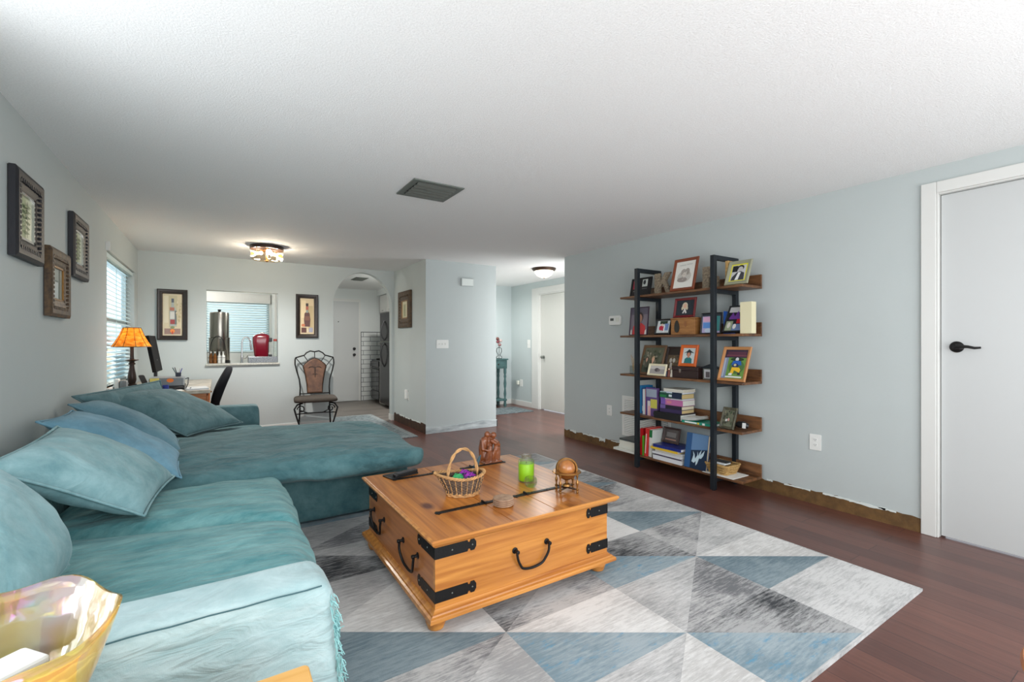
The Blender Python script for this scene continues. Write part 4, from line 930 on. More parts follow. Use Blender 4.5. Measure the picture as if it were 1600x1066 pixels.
lim(b, [(.03, .01, .03), (.065, -.014, .09), (.068, -.012, .12), (.07, -.018, .06), (.065, -.018, .012)], [.02, .017, .015, .013, .012])
lim(b, [(-.03, -.02, .03), (-.012, -.035, .09), (-.008, -.034, .11), (-.006, -.038, .05), (-.006, -.038, .012)], [.02, .016, .014, .013, .012])
b.box(sx_ - .06, sx_ + .08, sy_ - .05, sy_ + .035, Z, Z + .014)
st = b.build('wooden_figurine', remesh=.0032)
tag(st, 'carved wooden figurine of an embracing seated couple at the table rear', 'figurine')
# small dark bird-like ornament beside the statue
tag(MB().mat(C((62, 84, 92))).tube([(1.43, 2.695, Z + .012), (1.455, 2.705, Z + .03), (1.48, 2.72, Z + .06), (1.497, 2.73, Z + .078)], [.012, .014, .009, .003], 10).box(1.415, 1.455, 2.68, 2.71, Z, Z + .008).build('blue_ornament', smooth=SM), 'small slate blue upright ornament leaning left of the wooden figurine', 'ornament')
# candle
cd = thing('jar_candle', (1.575, 2.3, Z), 'lime green wax candle in a tall clear glass jar on the coffee table', 'candle')
MB().mat('wax').lathe([(.001, .006), (.043, .006), (.0455, .012), (.0455, .105), (.043, .108), (.001, .106)], cd.location, 32).build('wax', cd, smooth=SM)
MB().mat('clear_glass').lathe([(.001, .0), (.046, .0), (.0495, .006), (.0495, .118), (.045, .128), (.031, .138), (.03, .15), (.034, .153), (.034, .158), (.031, .158), (.028, .152), (.029, .137), (.043, .126), (.047, .117), (.047, .108)], cd.location, 36, cap=False).build('glass_jar', cd, smooth=SM)
MB().mat('black_plastic').rod((1.575, 2.3, Z + .106), (1.575, 2.3, Z + .116), .0015, n=6).build('wick', cd)
g = MB().mat('clear_glass').lathe([(.001, 0), (.026, 0), (.034, .008), (.038, .026), (.036, .044), (.031, .055), (.029, .055), (.033, .044), (.035, .026), (.031, .012), (.001, .008)], (1.535, 2.195, Z), 10, cap=False)
tag(g.build('glass_votive'), 'small empty faceted clear glass votive in front of the green candle', 'candle holder')
# coasters
for k in range(4):
    o = MB().mat('coaster').lathe([(.001, 0), (.05, 0), (.053, .003), (.053, .0075), (.05, .009), (.04, .0085), (.001, .0075)], (1.24, 2.02, Z + .002 + k * .0098), 36).build('coaster', smooth=SM, origin=(1.24 + .002 * ((k * 7) % 3 - 1), 2.02, Z + .002 + k * .0098))
    tag(o, ['round wooden coaster at the bottom of the stack', 'round wooden coaster, second from bottom of the stack', 'round wooden coaster just under the topmost one', 'round wooden coaster with ringed face topmost of the stack'][k], 'coaster', 'stack of round coasters on the coffee table')
# globe
gl = thing('desk_globe', (1.66, 2.02, Z), 'small antique style desk globe on brass turned legs near table corner', 'globe')
gx, gy = 1.66, 2.02
mat('globe_map', (196, 132, 68), .3, rgb2=(140, 78, 34), vscale=18, coat=.4)
MB().mat('globe_map').ball((gx, gy, Z + .128), .048, 28, 18).build('sphere', gl, smooth=3)
MB().mat('brass').lathe([(.054, .105), (.078, .105), (.082, .109), (.078, .114), (.054, .114), (.054, .105)], (gx, gy, Z), 40, cap=False).build('horizon_ring', gl, smooth=SM)
MB().mat('brass').ring([[(gx + rr_ * math.cos(2 * PI * k / 40) * .8, gy + rr_ * math.cos(2 * PI * k / 40) * -.6 + yy * .8, Z + .128 + rr_ * math.sin(2 * PI * k / 40)) for k in range(40)] for rr_, yy in ((.0505, -.006), (.059, -.006), (.059, .006), (.0505, .006), (.0505, -.006))], True, False).build('meridian_ring', gl, smooth=SM)
MB().mat('brass').lathe([(.052, .1), (.045, .08), (.02, .066), (.008, .06), (.008, .045), (.02, .04), (.024, .03), (.012, .022), (.001, .02)], (gx, gy, Z), 28, cap=False).build('cradle', gl, smooth=SM)
for k in range(4):
    a = k * PI / 2 + .35; px_, py_ = gx + .068 * math.cos(a), gy + .068 * math.sin(a)
    MB().mat('brass').lathe([(.001, 0), (.006, .001), (.0075, .007), (.004, .013), (.009, .018), (.01, .022), (.004, .028), (.0045, .04), (.008, .052), (.008, .06), (.0035, .07), (.004, .085), (.007, .092), (.005, .105)], (px_, py_, Z), 16).build('turned_leg', gl, smooth=SM)
b = MB().mat('bronze')
for a in (.35, .35 + PI / 2): b.bar((gx + .066 * math.cos(a), gy + .066 * math.sin(a), Z + .02), (gx - .066 * math.cos(a), gy - .066 * math.sin(a), Z + .02), .012, .005)
b.build('cross_stretcher', gl)
# remotes
t = thing('remote_control', (.965, 2.83, Z), 'black remote control lying on the dark tablet at the table corner', 'remote control')
tb = MB().mat('black_plastic').at(basis((.975, 2.83, Z + .0001), (.97, .24, 0), (-.24, .97, 0))).prism(rounded(-.1, .1, -.055, .055, .01), 0, .008).build('tablet', bevel=.002)
tag(tb, 'flat dark grey tablet under the remote at the table corner', 'tablet')
t.location.z = Z + .0085; t['_loc'] = tuple(t.location)
MB().mat('black_plastic').at(basis((.995, 2.8, Z + .0085), (.96, .28, 0), (-.28, .96, 0))).prism(rounded(-.085, .085, -.022, .022, .012), 0, .018).build('shell', t, bevel=.004)
b = MB().mat(C((90, 92, 96))).at(basis((.995, 2.8, Z + .0265), (.96, .28, 0), (-.28, .96, 0)))
for i in range(7):
    for j in range(3): b.box(-.06 + i * .018, -.05 + i * .018, -.013 + j * .01, -.007 + j * .01, 0, .0015)
b.build('buttons', t)

# ------------------------------------------------------------------ framed pictures
def picture(name, label, cat, o, u, v, W, H, fw, dp, m, art, group=None, mat_in=None, inner=None, notch=0, back=None):
    """frame with lower left corner at o, u to the right, v up (seen from the front); art = [(colour, polygon 0..1)]"""
    T_ = basis(o, u, v); t = thing(name, tuple(o), label, cat, group)
    fr = MB().mat(m).at(T_); e = fw
    pr = [(0, 0), (0, dp * .75), (e * .18, dp), (e * .45, dp * .92), (e * .62, dp * .7), (e * .85, dp * .62), (e, dp * .42), (e, dp * .15)]
    rows = []
    for (sx, sy, X, Y) in ((1, 1, 0, 0), (-1, 1, W, 0), (-1, -1, W, H), (1, -1, 0, H)): rows.append([(X + sx * a, Y + sy * a, c) for a, c in pr])
    rows.append(rows[0]); fr.ring(rows, True, False); fr.build('frame', t, smooth=.5)
    if notch:
        b_ = MB().mat(m).at(T_); k = 0
        while k * notch < H - 2 * e * .6:
            y = e * .6 + k * notch
            for x in (e * .52, W - e * .52 - notch * .0): b_.box(x - e * .1, x + e * .1, y, y + notch * .55, dp * .72, dp * .98)
            k += 1
        k = 0
        while k * notch < W - 2 * e * .6:
            x = e * .6 + k * notch
            for y in (e * .52, H - e * .52): b_.box(x, x + notch * .55, y - e * .1, y + e * .1, dp * .72, dp * .98)
            k += 1
        f_ = b_.build('carving', t); f_['kind'] = 'stuff'
    if inner:
        b_ = MB().mat(inner).at(T_); q = .12 * fw
        for bx_ in ((e, e + q, e, H - e), (W - e - q, W - e, e, H - e), (e, W - e, e, e + q), (e, W - e, H - e - q, H - e)): b_.box(bx_[0], bx_[1], bx_[2], bx_[3], dp * .2, dp * .5)
        b_.build('inner_lip', t)
    ix, iy, iw, ih = e, e, W - 2 * e, H - 2 * e
    if mat_in:
        col_, mw = mat_in
        MB().mat(C(col_)).at(T_).box(ix, ix + iw, iy, iy + ih, dp * .1, dp * .2).build('mat_board', t)
        ix += mw; iy += mw; iw -= 2 * mw; ih -= 2 * mw
    b_ = MB().at(T_); z_ = dp * .2
    for k, (c, ps) in enumerate(art):
        z_ = dp * .2 + .0006 * (k + 1)
        b_.mat(C(c, .35 if k == 0 else .5)).poly([(ix + iw * a, iy + ih * d) for a, d in ps], z_)
    b_.build('print', t)
    MB().mat(back or 'black_plastic').at(T_).box(.003, W - .003, .003, H - .003, -.004, .0).build('backing', t)
    return t
SQ = [(0, 0), (1, 0), (1, 1), (0, 1)]
def rect(x0, y0, x1, y1): return [(x0, y0), (x1, y0), (x1, y1), (x0, y1)]
def ell(cx_, cy_, rx_, ry_, n=16): return [(cx_ + rx_ * math.cos(2 * PI * k / n), cy_ + ry_ * math.sin(2 * PI * k / n)) for k in range(n)]
def person(cx_, y0, h, shirt, skin=(196, 150, 124), hair=(60, 44, 36), wd=1.0):
    """head and shoulders in photo coordinates"""
    return [(shirt, [(cx_ - .3 * h * wd, y0), (cx_ + .3 * h * wd, y0), (cx_ + .27 * h * wd, y0 + .36 * h), (cx_ + .1 * h * wd, y0 + .5 * h), (cx_ - .1 * h * wd, y0 + .5 * h), (cx_ - .27 * h * wd, y0 + .36 * h)]),
            (hair, ell(cx_, y0 + .76 * h, .17 * h * wd, .22 * h)), (skin, ell(cx_, y0 + .7 * h, .125 * h * wd, .19 * h)), (skin, rect(cx_ - .05 * h * wd, y0 + .44 * h, cx_ + .05 * h * wd, y0 + .56 * h))]
def speck(rnd, n, cols, r=.05, x0=.05, x1=.95, y0=.05, y1=.95):
    return [(rnd.choice(cols), [(x + r * rnd.uniform(.4, 1.2) * math.cos(a), y + r * rnd.uniform(.4, 1.2) * math.sin(a)) for a in [k * PI / 3 for k in range(6)]]) for x, y in [(rnd.uniform(x0, x1), rnd.uniform(y0, y1)) for _ in range(n)]]
rn_ = random.Random(21)
mat('black_frame', (17, 17, 25), .5, .0, bump=.1, bscale=90); mat('gold_frame', (98, 74, 46), .5, .2, rgb2=(48, 36, 28), vscale=30)
mat('dark_frame', (44, 36, 32), .35, .2, var=.2, vscale=30)
botan = [((178, 186, 150), SQ), ((156, 168, 128), rect(.1, .05, .5, .9))] + [((112, 130, 88), [(.45 + .22 * s * math.sin(k), .15 + k * .11), (.45 + .3 * s, .2 + k * .11), (.45, .24 + k * .11)]) for k in range(6) for s in (-1, 1)] + [((90, 104, 74), rect(.43, .08, .47, .85))]
for (y0, z0, W, H, m, lab, art, inr) in ((3.15, 1.70, .42, .44, 'black_frame', 'deep black carved frame nearest the camera on the left wall', botan, 'chrome'), (4.2, 1.73, .43, .435, 'black_frame', 'deep black carved frame nearer the window on the left wall', botan, 'chrome'),
                                    (3.69, 1.435, .43, .41, 'gold_frame', 'bronze gold framed mirror hanging below the two black frames', [((150, 160, 152), SQ), ((196, 204, 202), rect(.2, .08, .6, .55)), ((110, 122, 116), rect(.2, .55, .6, .6)), ((120, 128, 118), rect(.7, 0, 1, 1))], 'brass')):  # the mirror's reflection is painted as flat colour patches
    picture('picture_frame', lab, 'picture', (XL + .006, y0, z0), (0, 1, 0), (0, 0, 1), W, H, .1, .032, m, art, 'frames on the left wall', inner=inr, notch=.026)
bottle1 = [((206, 192, 160), SQ), ((190, 180, 148), rect(.3, .2, .75, .97)), ((214, 204, 178), rect(.04, .3, .28, .96)), ((150, 122, 112), rect(.06, .02, .94, .16)), ((166, 172, 168), [(.36, .22), (.72, .22), (.72, .58), (.66, .66), (.58, .72), (.58, .88), (.44, .88), (.44, .72), (.38, .66), (.34, .58)]),
           ((88, 96, 108), rect(.44, .8, .58, .9)), ((206, 204, 196), rect(.37, .4, .7, .57)), ((160, 70, 70), rect(.38, .27, .62, .38)), ((110, 116, 116), rect(.62, .26, .72, .6)), ((176, 110, 90), rect(.36, .6, .6, .68)), ((232, 136, 70), ell(.5, .1, .13, .05)), ((130, 142, 100), ell(.5, .19, .12, .03)), ((186, 60, 50), rect(.47, .02, .53, .09))] + speck(rn_, 14, [(186, 170, 130), (220, 208, 182)], .04, .72, .98, .3, .95)
bottle2 = [((212, 190, 150), SQ), ((226, 206, 166), rect(.05, .45, .4, .95)), ((190, 170, 128), rect(.6, .1, .96, .8)), ((96, 62, 58), [(.3, .2), (.72, .2), (.76, .4), (.7, .58), (.6, .62), (.58, .84), (.42, .84), (.42, .62), (.3, .58), (.26, .4)]),
           ((60, 48, 44), rect(.4, .8, .6, .87)), ((150, 160, 150), rect(.42, .6, .58, .68)), ((124, 84, 68), rect(.32, .38, .7, .5)), ((176, 100, 80), rect(.4, .68, .6, .78)), ((92, 54, 48), rect(.06, .03, .44, .17)), ((160, 160, 176), rect(.64, .04, .94, .17)), ((220, 210, 190), rect(.5, .04, .58, .14)), ((196, 120, 84), ell(.2, .24, .14, .04))]
picture('picture_frame', 'dark framed print of a clear spirits bottle left of the pass-through', 'picture', (-.655, YB - .005, 1.31), (1, 0, 0), (0, 0, 1), .32, .655, .052, .028, 'dark_frame', bottle1, 'bottle prints on the back wall', ((216, 206, 184), .012), 'gold_frame')
picture('picture_frame', 'dark framed print of a brown liquor bottle right of the pass-through', 'picture', (.965, YB - .005, 1.345), (1, 0, 0), (0, 0, 1), .305, .645, .052, .028, 'dark_frame', bottle2, 'bottle prints on the back wall', ((216, 202, 170), .012), 'gold_frame')
picture('picture_frame', 'deep brown ribbed frame on the short wall beside the arch', 'picture', (XB - .006, 7.12, 1.505), (0, -1, 0), (0, 0, 1), .55, .56, .14, .035, 'gold_frame', [((206, 200, 170), SQ), ((180, 176, 140), rect(.2, .1, .7, .8)), ((120, 128, 96), rect(.4, .15, .5, .75))], None, None, 'brass', .045)

# ------------------------------------------------------------------ electrical plates and such
def plate(name, label, cat, o, u, W, H, kind, group=None, m='white_plastic'):
    T_ = basis(o, u, (0, 0, 1)); t = thing(name, tuple(o), label, cat, group)
    MB().mat(m).at(T_).prism(rounded(-W / 2, W / 2, -H / 2, H / 2, .006), .0005, .006).build('cover', t, bevel=.0015)
    if kind == 'outlet':
        for s in (-1, 1):
            r_ = MB().mat(m).at(T_).prism(rounded(-.017, .017, s * .02 - .0145, s * .02 + .0145, .008), .006, .008).build('receptacle', t)
            MB().mat('black_plastic').at(T_).box(-.008, -.0055, s * .02 - .002, s * .02 + .006, .008, .0085).box(.0055, .008, s * .02 - .002, s * .02 + .006, .008, .0085).box(-.002, .002, s * .02 - .009, s * .02 - .005, .008, .0085).build('slots', r_)
    else:
        for k in range(kind):
            x = (k - (kind - 1) / 2) * .046
            MB().mat(m).at(T_).box(x - .006, x + .006, -.011, .013, .006, .015).build('toggle', t, bevel=.002)
    return t
plate('wall_outlet', 'white wall outlet between the bookshelf and the right door', 'outlet', (XR, 1.765, .49), (0, -1, 0), .085, .125, 'outlet')
plate('wall_outlet', 'painted wall outlet low on the wall left of the bookshelf', 'outlet', (XR, 4.03, .46), (0, -1, 0), .085, .125, 'outlet')
plate('light_switch', 'white three gang light switch on the closet wall', 'switch', (2.69, YX, 1.255), (1, 0, 0), .185, .12, 3)
plate('light_switch', 'white double light switch on the hallway wall beside the door', 'switch', (XH, 7.45, 1.25), (0, -1, 0), .1, .16, 2)
pl_ = plate('wall_outlet', 'white outlet with a plugged-in freshener low on the hallway wall', 'outlet', (XH, 7.72, .46), (0, -1, 0), .1, .14, 'outlet')
MB().mat('cream_plastic').box(XH - .05, XH - .008, 7.78, 7.84, .42, .5).build('plug', pl_, bevel=.01)
nl = thing('night_light', (XB, 6.75, .4), 'small white plug-in night light low on the short side wall', 'night light')
MB().mat('white_plastic').box(XB - .007, XB - .0005, 6.71, 6.79, .4, .53).build('cover', nl, bevel=.002)
MB().mat('white_plastic').box(XB - .05, XB - .007, 6.725, 6.775, .42, .56).build('housing', nl, bevel=.01)
th = thing('thermostat', (XR, 3.92, 1.49), 'white thermostat with small dark display left of the bookshelf', 'thermostat')
MB().mat('white_plastic').prism(rounded(3.83, 4.02, 1.485, 1.595, .02), XR - .025, XR - .0005, 'x').build('case', th, bevel=.004)
MB().mat(C((70, 76, 74), .3)).box(XR - .0262, XR - .025, 3.94, 3.995, 1.535, 1.565).build('display', th)
MB().mat('cream_plastic').box(XR - .028, XR - .025, 3.86, 3.875, 1.525, 1.57).box(XR - .028, XR - .025, 3.885, 3.9, 1.525, 1.57).build('buttons', th)
ch = thing('door_chime', (3.075, YX, 2.1), 'pale door chime cover high on the closet wall', 'door chime')
mat('chime', (188, 194, 192), .5)
MB().mat('chime').box(2.975, 3.175, YX - .035, YX - .0005, 2.1, 2.215).build('cover', ch, bevel=.006)
MB().mat('chip_white').box(2.985, 3.165, YX - .037, YX - .035, 2.11, 2.205).build('face', ch)
# return air grille behind the shelf
gr = thing('air_return_grille', (XR, 3.47, .2), 'white louvred air return grille low on the wall behind the bookshelf', 'vent')
b = MB().mat('white_plastic')
for q in ((3.14, 3.17, .2, .66), (3.79, 3.82, .2, .66), (3.17, 3.79, .2, .23), (3.17, 3.79, .63, .66)): b.box(XR - .01, XR - .0005, *q)
b.build('frame', gr, bevel=.002)
MB().mat(C((96, 104, 104))).box(XR - .002, XR - .0005, 3.17, 3.79, .23, .63).build('backing', gr)
b = MB().mat('white_plastic'); z = .238
while z < .625: b.ring([[(XR - .003, y, z + .008), (XR - .011, y, z - .004), (XR - .011, y, z - .001), (XR - .003, y, z + .011)] for y in (3.17, 3.79)]); z += .02
b.build('louvres', gr)

# ------------------------------------------------------------------ bookshelf
SX0, SX1, SY0, SY1 = 3.625, 3.962, 2.165, 3.53
bs = thing('bookshelf', (3.8, 2.85, 0), 'tall open bookshelf with black steel frame and five rustic wood shelves', 'bookshelf')
SZ = [1.762, 1.352, .945, .535, .128]; PY = (2.41, 3.27); pw = .04
for y in PY:
    s_ = 1
    MB().mat('black_metal').box(3.595, 3.595 + pw, y - pw / 2, y + pw / 2, .006, 2.035).build('front_post', bs, bevel=.002)
    MB().mat('black_metal').box(3.92, 3.96, y - pw / 2, y + pw / 2, .006, 2.035).build('rear_post', bs, bevel=.002)
    MB().mat('black_metal').box(3.595 + pw, 3.92, y - pw / 2, y + pw / 2, 1.995, 2.035).build('top_bar', bs, bevel=.002)
    for z in SZ: MB().mat('black_metal').box(3.595 + pw, 3.92, y - pw / 2, y + pw / 2, z - .056, z - .0215).build('support_bar', bs, bevel=.002)
    for x in (3.615, 3.94): MB().mat('black_plastic').lathe([(.016, 0), (.018, .006)], (x, y, 0), 12).build('foot', bs)
for z in SZ:
    sh = MB().mat('shelf_wood').box(3.638, 3.918, SY0, SY1, z - .021, z).build('shelf', bs, bevel=.0015)
    lp = MB().mat('shelf_wood')
    for a, c in ((SY0, PY[0] - pw / 2), (PY[0] + pw / 2, PY[1] - pw / 2), (PY[1] + pw / 2, SY1)): lp.box(3.9185, 3.936, a + .0005, c - .0005, z - .021, z + .1)
    lp.build('back_lip', sh)

def leaning(name, label, y0, y1, x, z, H, lean, fw, m, art, dp=.015, mat_in=None, cat='photo frame', group=None, st=.045):
    """photo frame standing on a shelf, front toward -X, leaning back by `lean` metres at the top"""
    L = math.hypot(H, lean); v = Vector((lean / L, 0, H / L)); n = Vector((0, -1, 0)).cross(v)
    t = picture(name, label, cat, (x, y1, z + .0045 * abs(n.z) + .001), (0, -1, 0), tuple(v), y1 - y0, L, fw, dp, m, art, group, mat_in)
    MB().mat('black_plastic').bar((x + lean * .7 + .004, (y0 + y1) / 2, z + H * .7), (x + lean + st, (y0 + y1) / 2, z + .003), .025, .003).build('stand', t)
    return t
GF = 'photo frames on the bookshelf'
Z1, Z2, Z3, Z4, Z5 = [z + .0005 for z in SZ]
# top shelf
leaning('photo_frame', 'black collage photo frame at the far end of the top shelf', 3.19, 3.46, 3.72, Z1, .19, .04, .008, 'black_plastic',
        [((18, 18, 22), SQ), ((160, 40, 60), rect(.06, .4, .38, .92)), ((216, 206, 204), ell(.24, .6, .1, .18)), ((190, 196, 190), rect(.55, .5, .82, .94)), ((40, 42, 44), ell(.66, .76, .07, .14)), ((120, 120, 122), rect(.1, .24, .4, .28)), ((110, 110, 112), rect(.56, .36, .82, .39))], cat='photo frame', group=GF)
def letter_mat():
    mat('floral_letter', (150, 138, 116), .6, rgb2=(92, 76, 64), vscale=60, detail=3)
letter_mat()
def letter(label, strokes, y_left, W, H, x, z, th=.03):
    T_ = basis((x, y_left, z), (0, -1, 0), (0, 0, 1)); b_ = MB().mat('floral_letter').at(T_)
    for ps in strokes: b_.prism([(a * W, c * H) for a, c in ps], -th, 0)
    return tag(b_.build('decorative_letter'), label, 'letter', 'decorative letters on the top shelf')
letter('decorative floral letter K standing on the top shelf', [[(0, 0), (.34, 0), (.34, .3), (.52, .5), (.74, 0), (1.0, 0), (.7, .62), (1.0, 1), (.66, 1), (.34, .6), (.34, 1), (0, 1)]], 3.125, .19, .205, 3.705, Z1)
leaning('photo_frame', 'large reddish brown wooden frame holding a faint sketch on the top shelf', 2.64, 2.905, 3.67, Z1, .31, .08, .028, c_('red_brown', (126, 64, 38), .4),
        [((224, 222, 214), SQ), ((196, 192, 184), ell(.5, .42, .36, .22)), ((168, 160, 152), ell(.44, .58, .14, .13)), ((160, 152, 144), ell(.64, .6, .12, .13)), ((150, 140, 134), ell(.42, .3, .26, .09)), ((214, 206, 196), ell(.5, .48, .09, .1)), ((188, 190, 184), rect(.2, .84, .52, .865)), ((188, 190, 184), rect(.58, .85, .86, .875))] + speck(rn_, 16, [(176, 168, 158), (206, 200, 190)], .035, .18, .85, .22, .6), group=GF)
letter('decorative floral letter partly hidden by the near post on the top shelf', [[(0, 0), (.42, 0), (.42, .5), (.62, .5), (.66, 0), (1.05, 0), (1.0, .5), (.62, .66), (.46, .64), (.42, 1), (0, 1)]], 2.588, .15, .2, 3.715, Z1)
tag(MB().mat('straw').box(3.72, 3.86, 2.34, 2.368, Z1, Z1 + .225).build('wooden_plaque', bevel=.002), 'thin tan wooden board standing behind the near post, top shelf', 'board')
leaning('photo_frame', 'silvery frame with yellow mat and black and white portrait, top shelf right end', 2.13, 2.335, 3.66, Z1, .205, .08, .03, c_('silver_stone', (150, 150, 126), .4),
        [((222, 214, 60), SQ), ((196, 196, 196), rect(.08, .05, .92, .92)), ((24, 24, 26), rect(.1, .55, .42, .9)), ((60, 60, 64), [(.12, .05), (.9, .05), (.86, .45), (.62, .56), (.4, .5), (.16, .25)]), ((24, 22, 22), ell(.6, .76, .2, .16)), ((190, 186, 182), ell(.6, .69, .145, .14)), ((232, 232, 230), [(.36, .06), (.56, .06), (.66, .5), (.5, .5)])], group=GF)
# second shelf
leaning('photo_frame', 'portrait of a person in a red top at the far end, second shelf', 3.225, 3.47, 3.72, Z2, .295, .03, .008, c_('plum', (62, 44, 60), .4),
        [((104, 96, 112), SQ), ((84, 80, 96), rect(0, .75, 1, 1))] + person(.52, 0, .86, (196, 44, 50), (170, 124, 104), (52, 40, 40), 1.5) + [((220, 216, 212), [(.02, 0), (.12, 0), (.1, .2), (.04, .16)]), ((220, 216, 212), [(.86, 0), (.98, 0), (.96, .2), (.88, .14)])], group=GF)
leaning('photo_frame', 'small black frame beside the wooden box, second shelf', 2.935, 3.12, 3.7, Z2, .155, .045, .018, 'black_plastic',
        [((206, 212, 212), SQ), ((40, 60, 46), rect(.2, .72, .8, .98)), ((190, 30, 60), ell(.32, .4, .14, .2)), ((190, 30, 60), ell(.5, .36, .12, .2)), ((110, 140, 190), rect(.62, .2, .92, .75)), ((232, 232, 232), rect(.55, .05, .66, .6)), ((226, 190, 170), ell(.4, .66, .07, .1))], group=GF)
bx = thing('wooden_box', (3.78, 2.77, Z2), 'light wooden box with a dark carved figure on its front, second shelf', 'box')
mat('box_wood', (168, 118, 66), .5, rgb2=(134, 88, 46), vscale=7, stretch=(1, 1, 6))
MB().mat('box_wood').box(3.68, 3.86, 2.64, 2.905, Z2, Z2 + .145).build('body', bx, bevel=.003)
MB().mat('box_wood').box(3.675, 3.865, 2.635, 2.91, Z2 + .1455, Z2 + .158).build('lid', bx, bevel=.003)
MB().mat(C((44, 42, 36))).prism([(2.835 + .026 * math.cos(a) * (1 - .25 * math.sin(a)), Z2 + .078 + .058 * math.sin(a)) for a in [2 * PI * k / 16 for k in range(16)]], 3.672, 3.68, 'x').build('carved_figure', bx)
MB().mat(C((140, 92, 54))).prism(ell(2.74, Z2 + .1, .014, .028), 3.675, 3.68, 'x').build('carved_mark', bx)
leaning('photo_frame', 'dark red frame with a blonde portrait standing on the wooden box', 2.655, 2.89, 3.7, Z2 + .159, .185, .035, .022, c_('dark_red', (110, 26, 30), .35),
        [((30, 40, 50), SQ), ((206, 196, 170), ell(.5, .62, .16, .24)), ((216, 170, 146), ell(.5, .62, .09, .15)), ((214, 210, 206), [(.38, .14), (.48, .42), (.54, .42), (.64, .14), (.55, .12), (.5, .26), (.45, .12)]), ((206, 196, 170), ell(.36, .46, .05, .12)), ((206, 196, 170), ell(.64, .46, .05, .12))], group=GF)
leaning('photo_frame', 'thin black frame with pink and blue print behind the near post, second shelf', 2.4, 2.6, 3.71, Z2, .19, .02, .011, 'black_plastic',
        [((186, 176, 214), SQ), ((226, 176, 206), rect(.05, .6, .5, .85)), ((96, 150, 220), rect(.05, .25, .5, .55)), ((60, 140, 140), rect(.75, .1, .98, .9)), ((200, 214, 232), ell(.35, .12, .2, .12)), ((40, 50, 60), rect(0, .88, 1, 1))], group=GF)
# books helper: y extent, x extent, z extent, spine colour
def book(label, x0, x1, y0, y1, z0, z1, rgb, flat=True, pages=(218, 212, 198), group=None, lean=0, rot=None, cover=None, name='book', deco=None, cat='book'):
    """flat: lies on its cover, spine toward the room (-X); standing: spine toward the room"""
    t = thing(name, ((x0 + x1) / 2, (y0 + y1) / 2, z0), label, cat, group); e = .0022
    M_ = Matrix.Identity(4)
    if lean: M_ = Matrix.Translation((0, y0, z0)) @ Matrix.Rotation(lean, 4, 'X') @ Matrix.Translation((0, -y0, -z0))
    if rot: cx_, cy_ = (x0 + x1) / 2, (y0 + y1) / 2; M_ = Matrix.Translation((cx_, cy_, 0)) @ Matrix.Rotation(rot, 4, 'Z') @ Matrix.Translation((-cx_, -cy_, 0))
    if flat:
        MB().mat(C(rgb, .35)).at(M_).box(x0, x1, y0, y1, z0, z0 + e).box(x0, x1, y0, y1, z1 - e, z1).box(x0, x0 + e, y0, y1, z0 + e, z1 - e).build('cover', t)
        MB().mat(C(pages, .8)).at(M_).box(x0 + e, x1 - .004, y0 + .004, y1 - .004, z0 + e, z1 - e).build('pages', t)
        if deco:
            b_ = MB().at(M_)
            for c, a0, a1, h0, h1 in deco: b_.mat(C(c, .4)).box(x0 - .0006, x0, y1 - (y1 - y0) * a1, y1 - (y1 - y0) * a0, z0 + (z1 - z0) * h0, z0 + (z1 - z0) * h1)
            b_.build('spine_print', t)
    else:
        MB().mat(C(rgb, .35)).at(M_).box(x0, x1, y0, y0 + e, z0, z1).box(x0, x1, y1 - e, y1, z0, z1).box(x0, x0 + e, y0 + e, y1 - e, z0, z1).build('cover', t)
        MB().mat(C(pages, .8)).at(M_).box(x0 + e, x1 - .004, y0 + e, y1 - e, z0 + .003, z1 - .004).build('pages', t)
        if deco:
            b_ = MB().at(M_)
            for c, a0, a1, h0, h1 in deco: b_.mat(C(c, .4)).box(x0 - .0006, x0, y1 - (y1 - y0) * a1, y1 - (y1 - y0) * a0, z0 + (z1 - z0) * h0, z0 + (z1 - z0) * h1)
            b_.build('spine_print', t)
    return t
book('bright blue booklet standing behind the near post, second shelf', 3.74, 3.9, 2.385, 2.396, Z2, Z2 + .2, (32, 84, 168), False)
leaning('photo_frame', 'tilted black collage frame reading in bold letters, half behind the cream box', 2.2, 2.375, 3.69, Z2 + .004, .235, .12, .012, 'black_plastic',
        [((30, 30, 34), SQ), ((206, 206, 206), rect(0, .78, 1, 1)), ((110, 60, 150), [(.1, .56), (.25, .78), (.4, .62), (.55, .84), (.7, .6), (1, .8), (1, .5), (.1, .5)]), ((150, 160, 130), rect(0, .04, .4, .42)), ((110, 130, 170), rect(.42, .04, 1, .3)), ((190, 30, 40), rect(.6, .32, .95, .5)), ((226, 222, 216), ell(.55, .2, .1, .1)), ((214, 210, 200), ell(.2, .25, .1, .12))], group=GF)
tag(MB().mat(C((222, 214, 178))).box(3.665, 3.73, 2.1, 2.2, Z2, Z2 + .262).build('cream_box', bevel=.002), 'tall narrow cream box standing at the near end, second shelf', 'box')
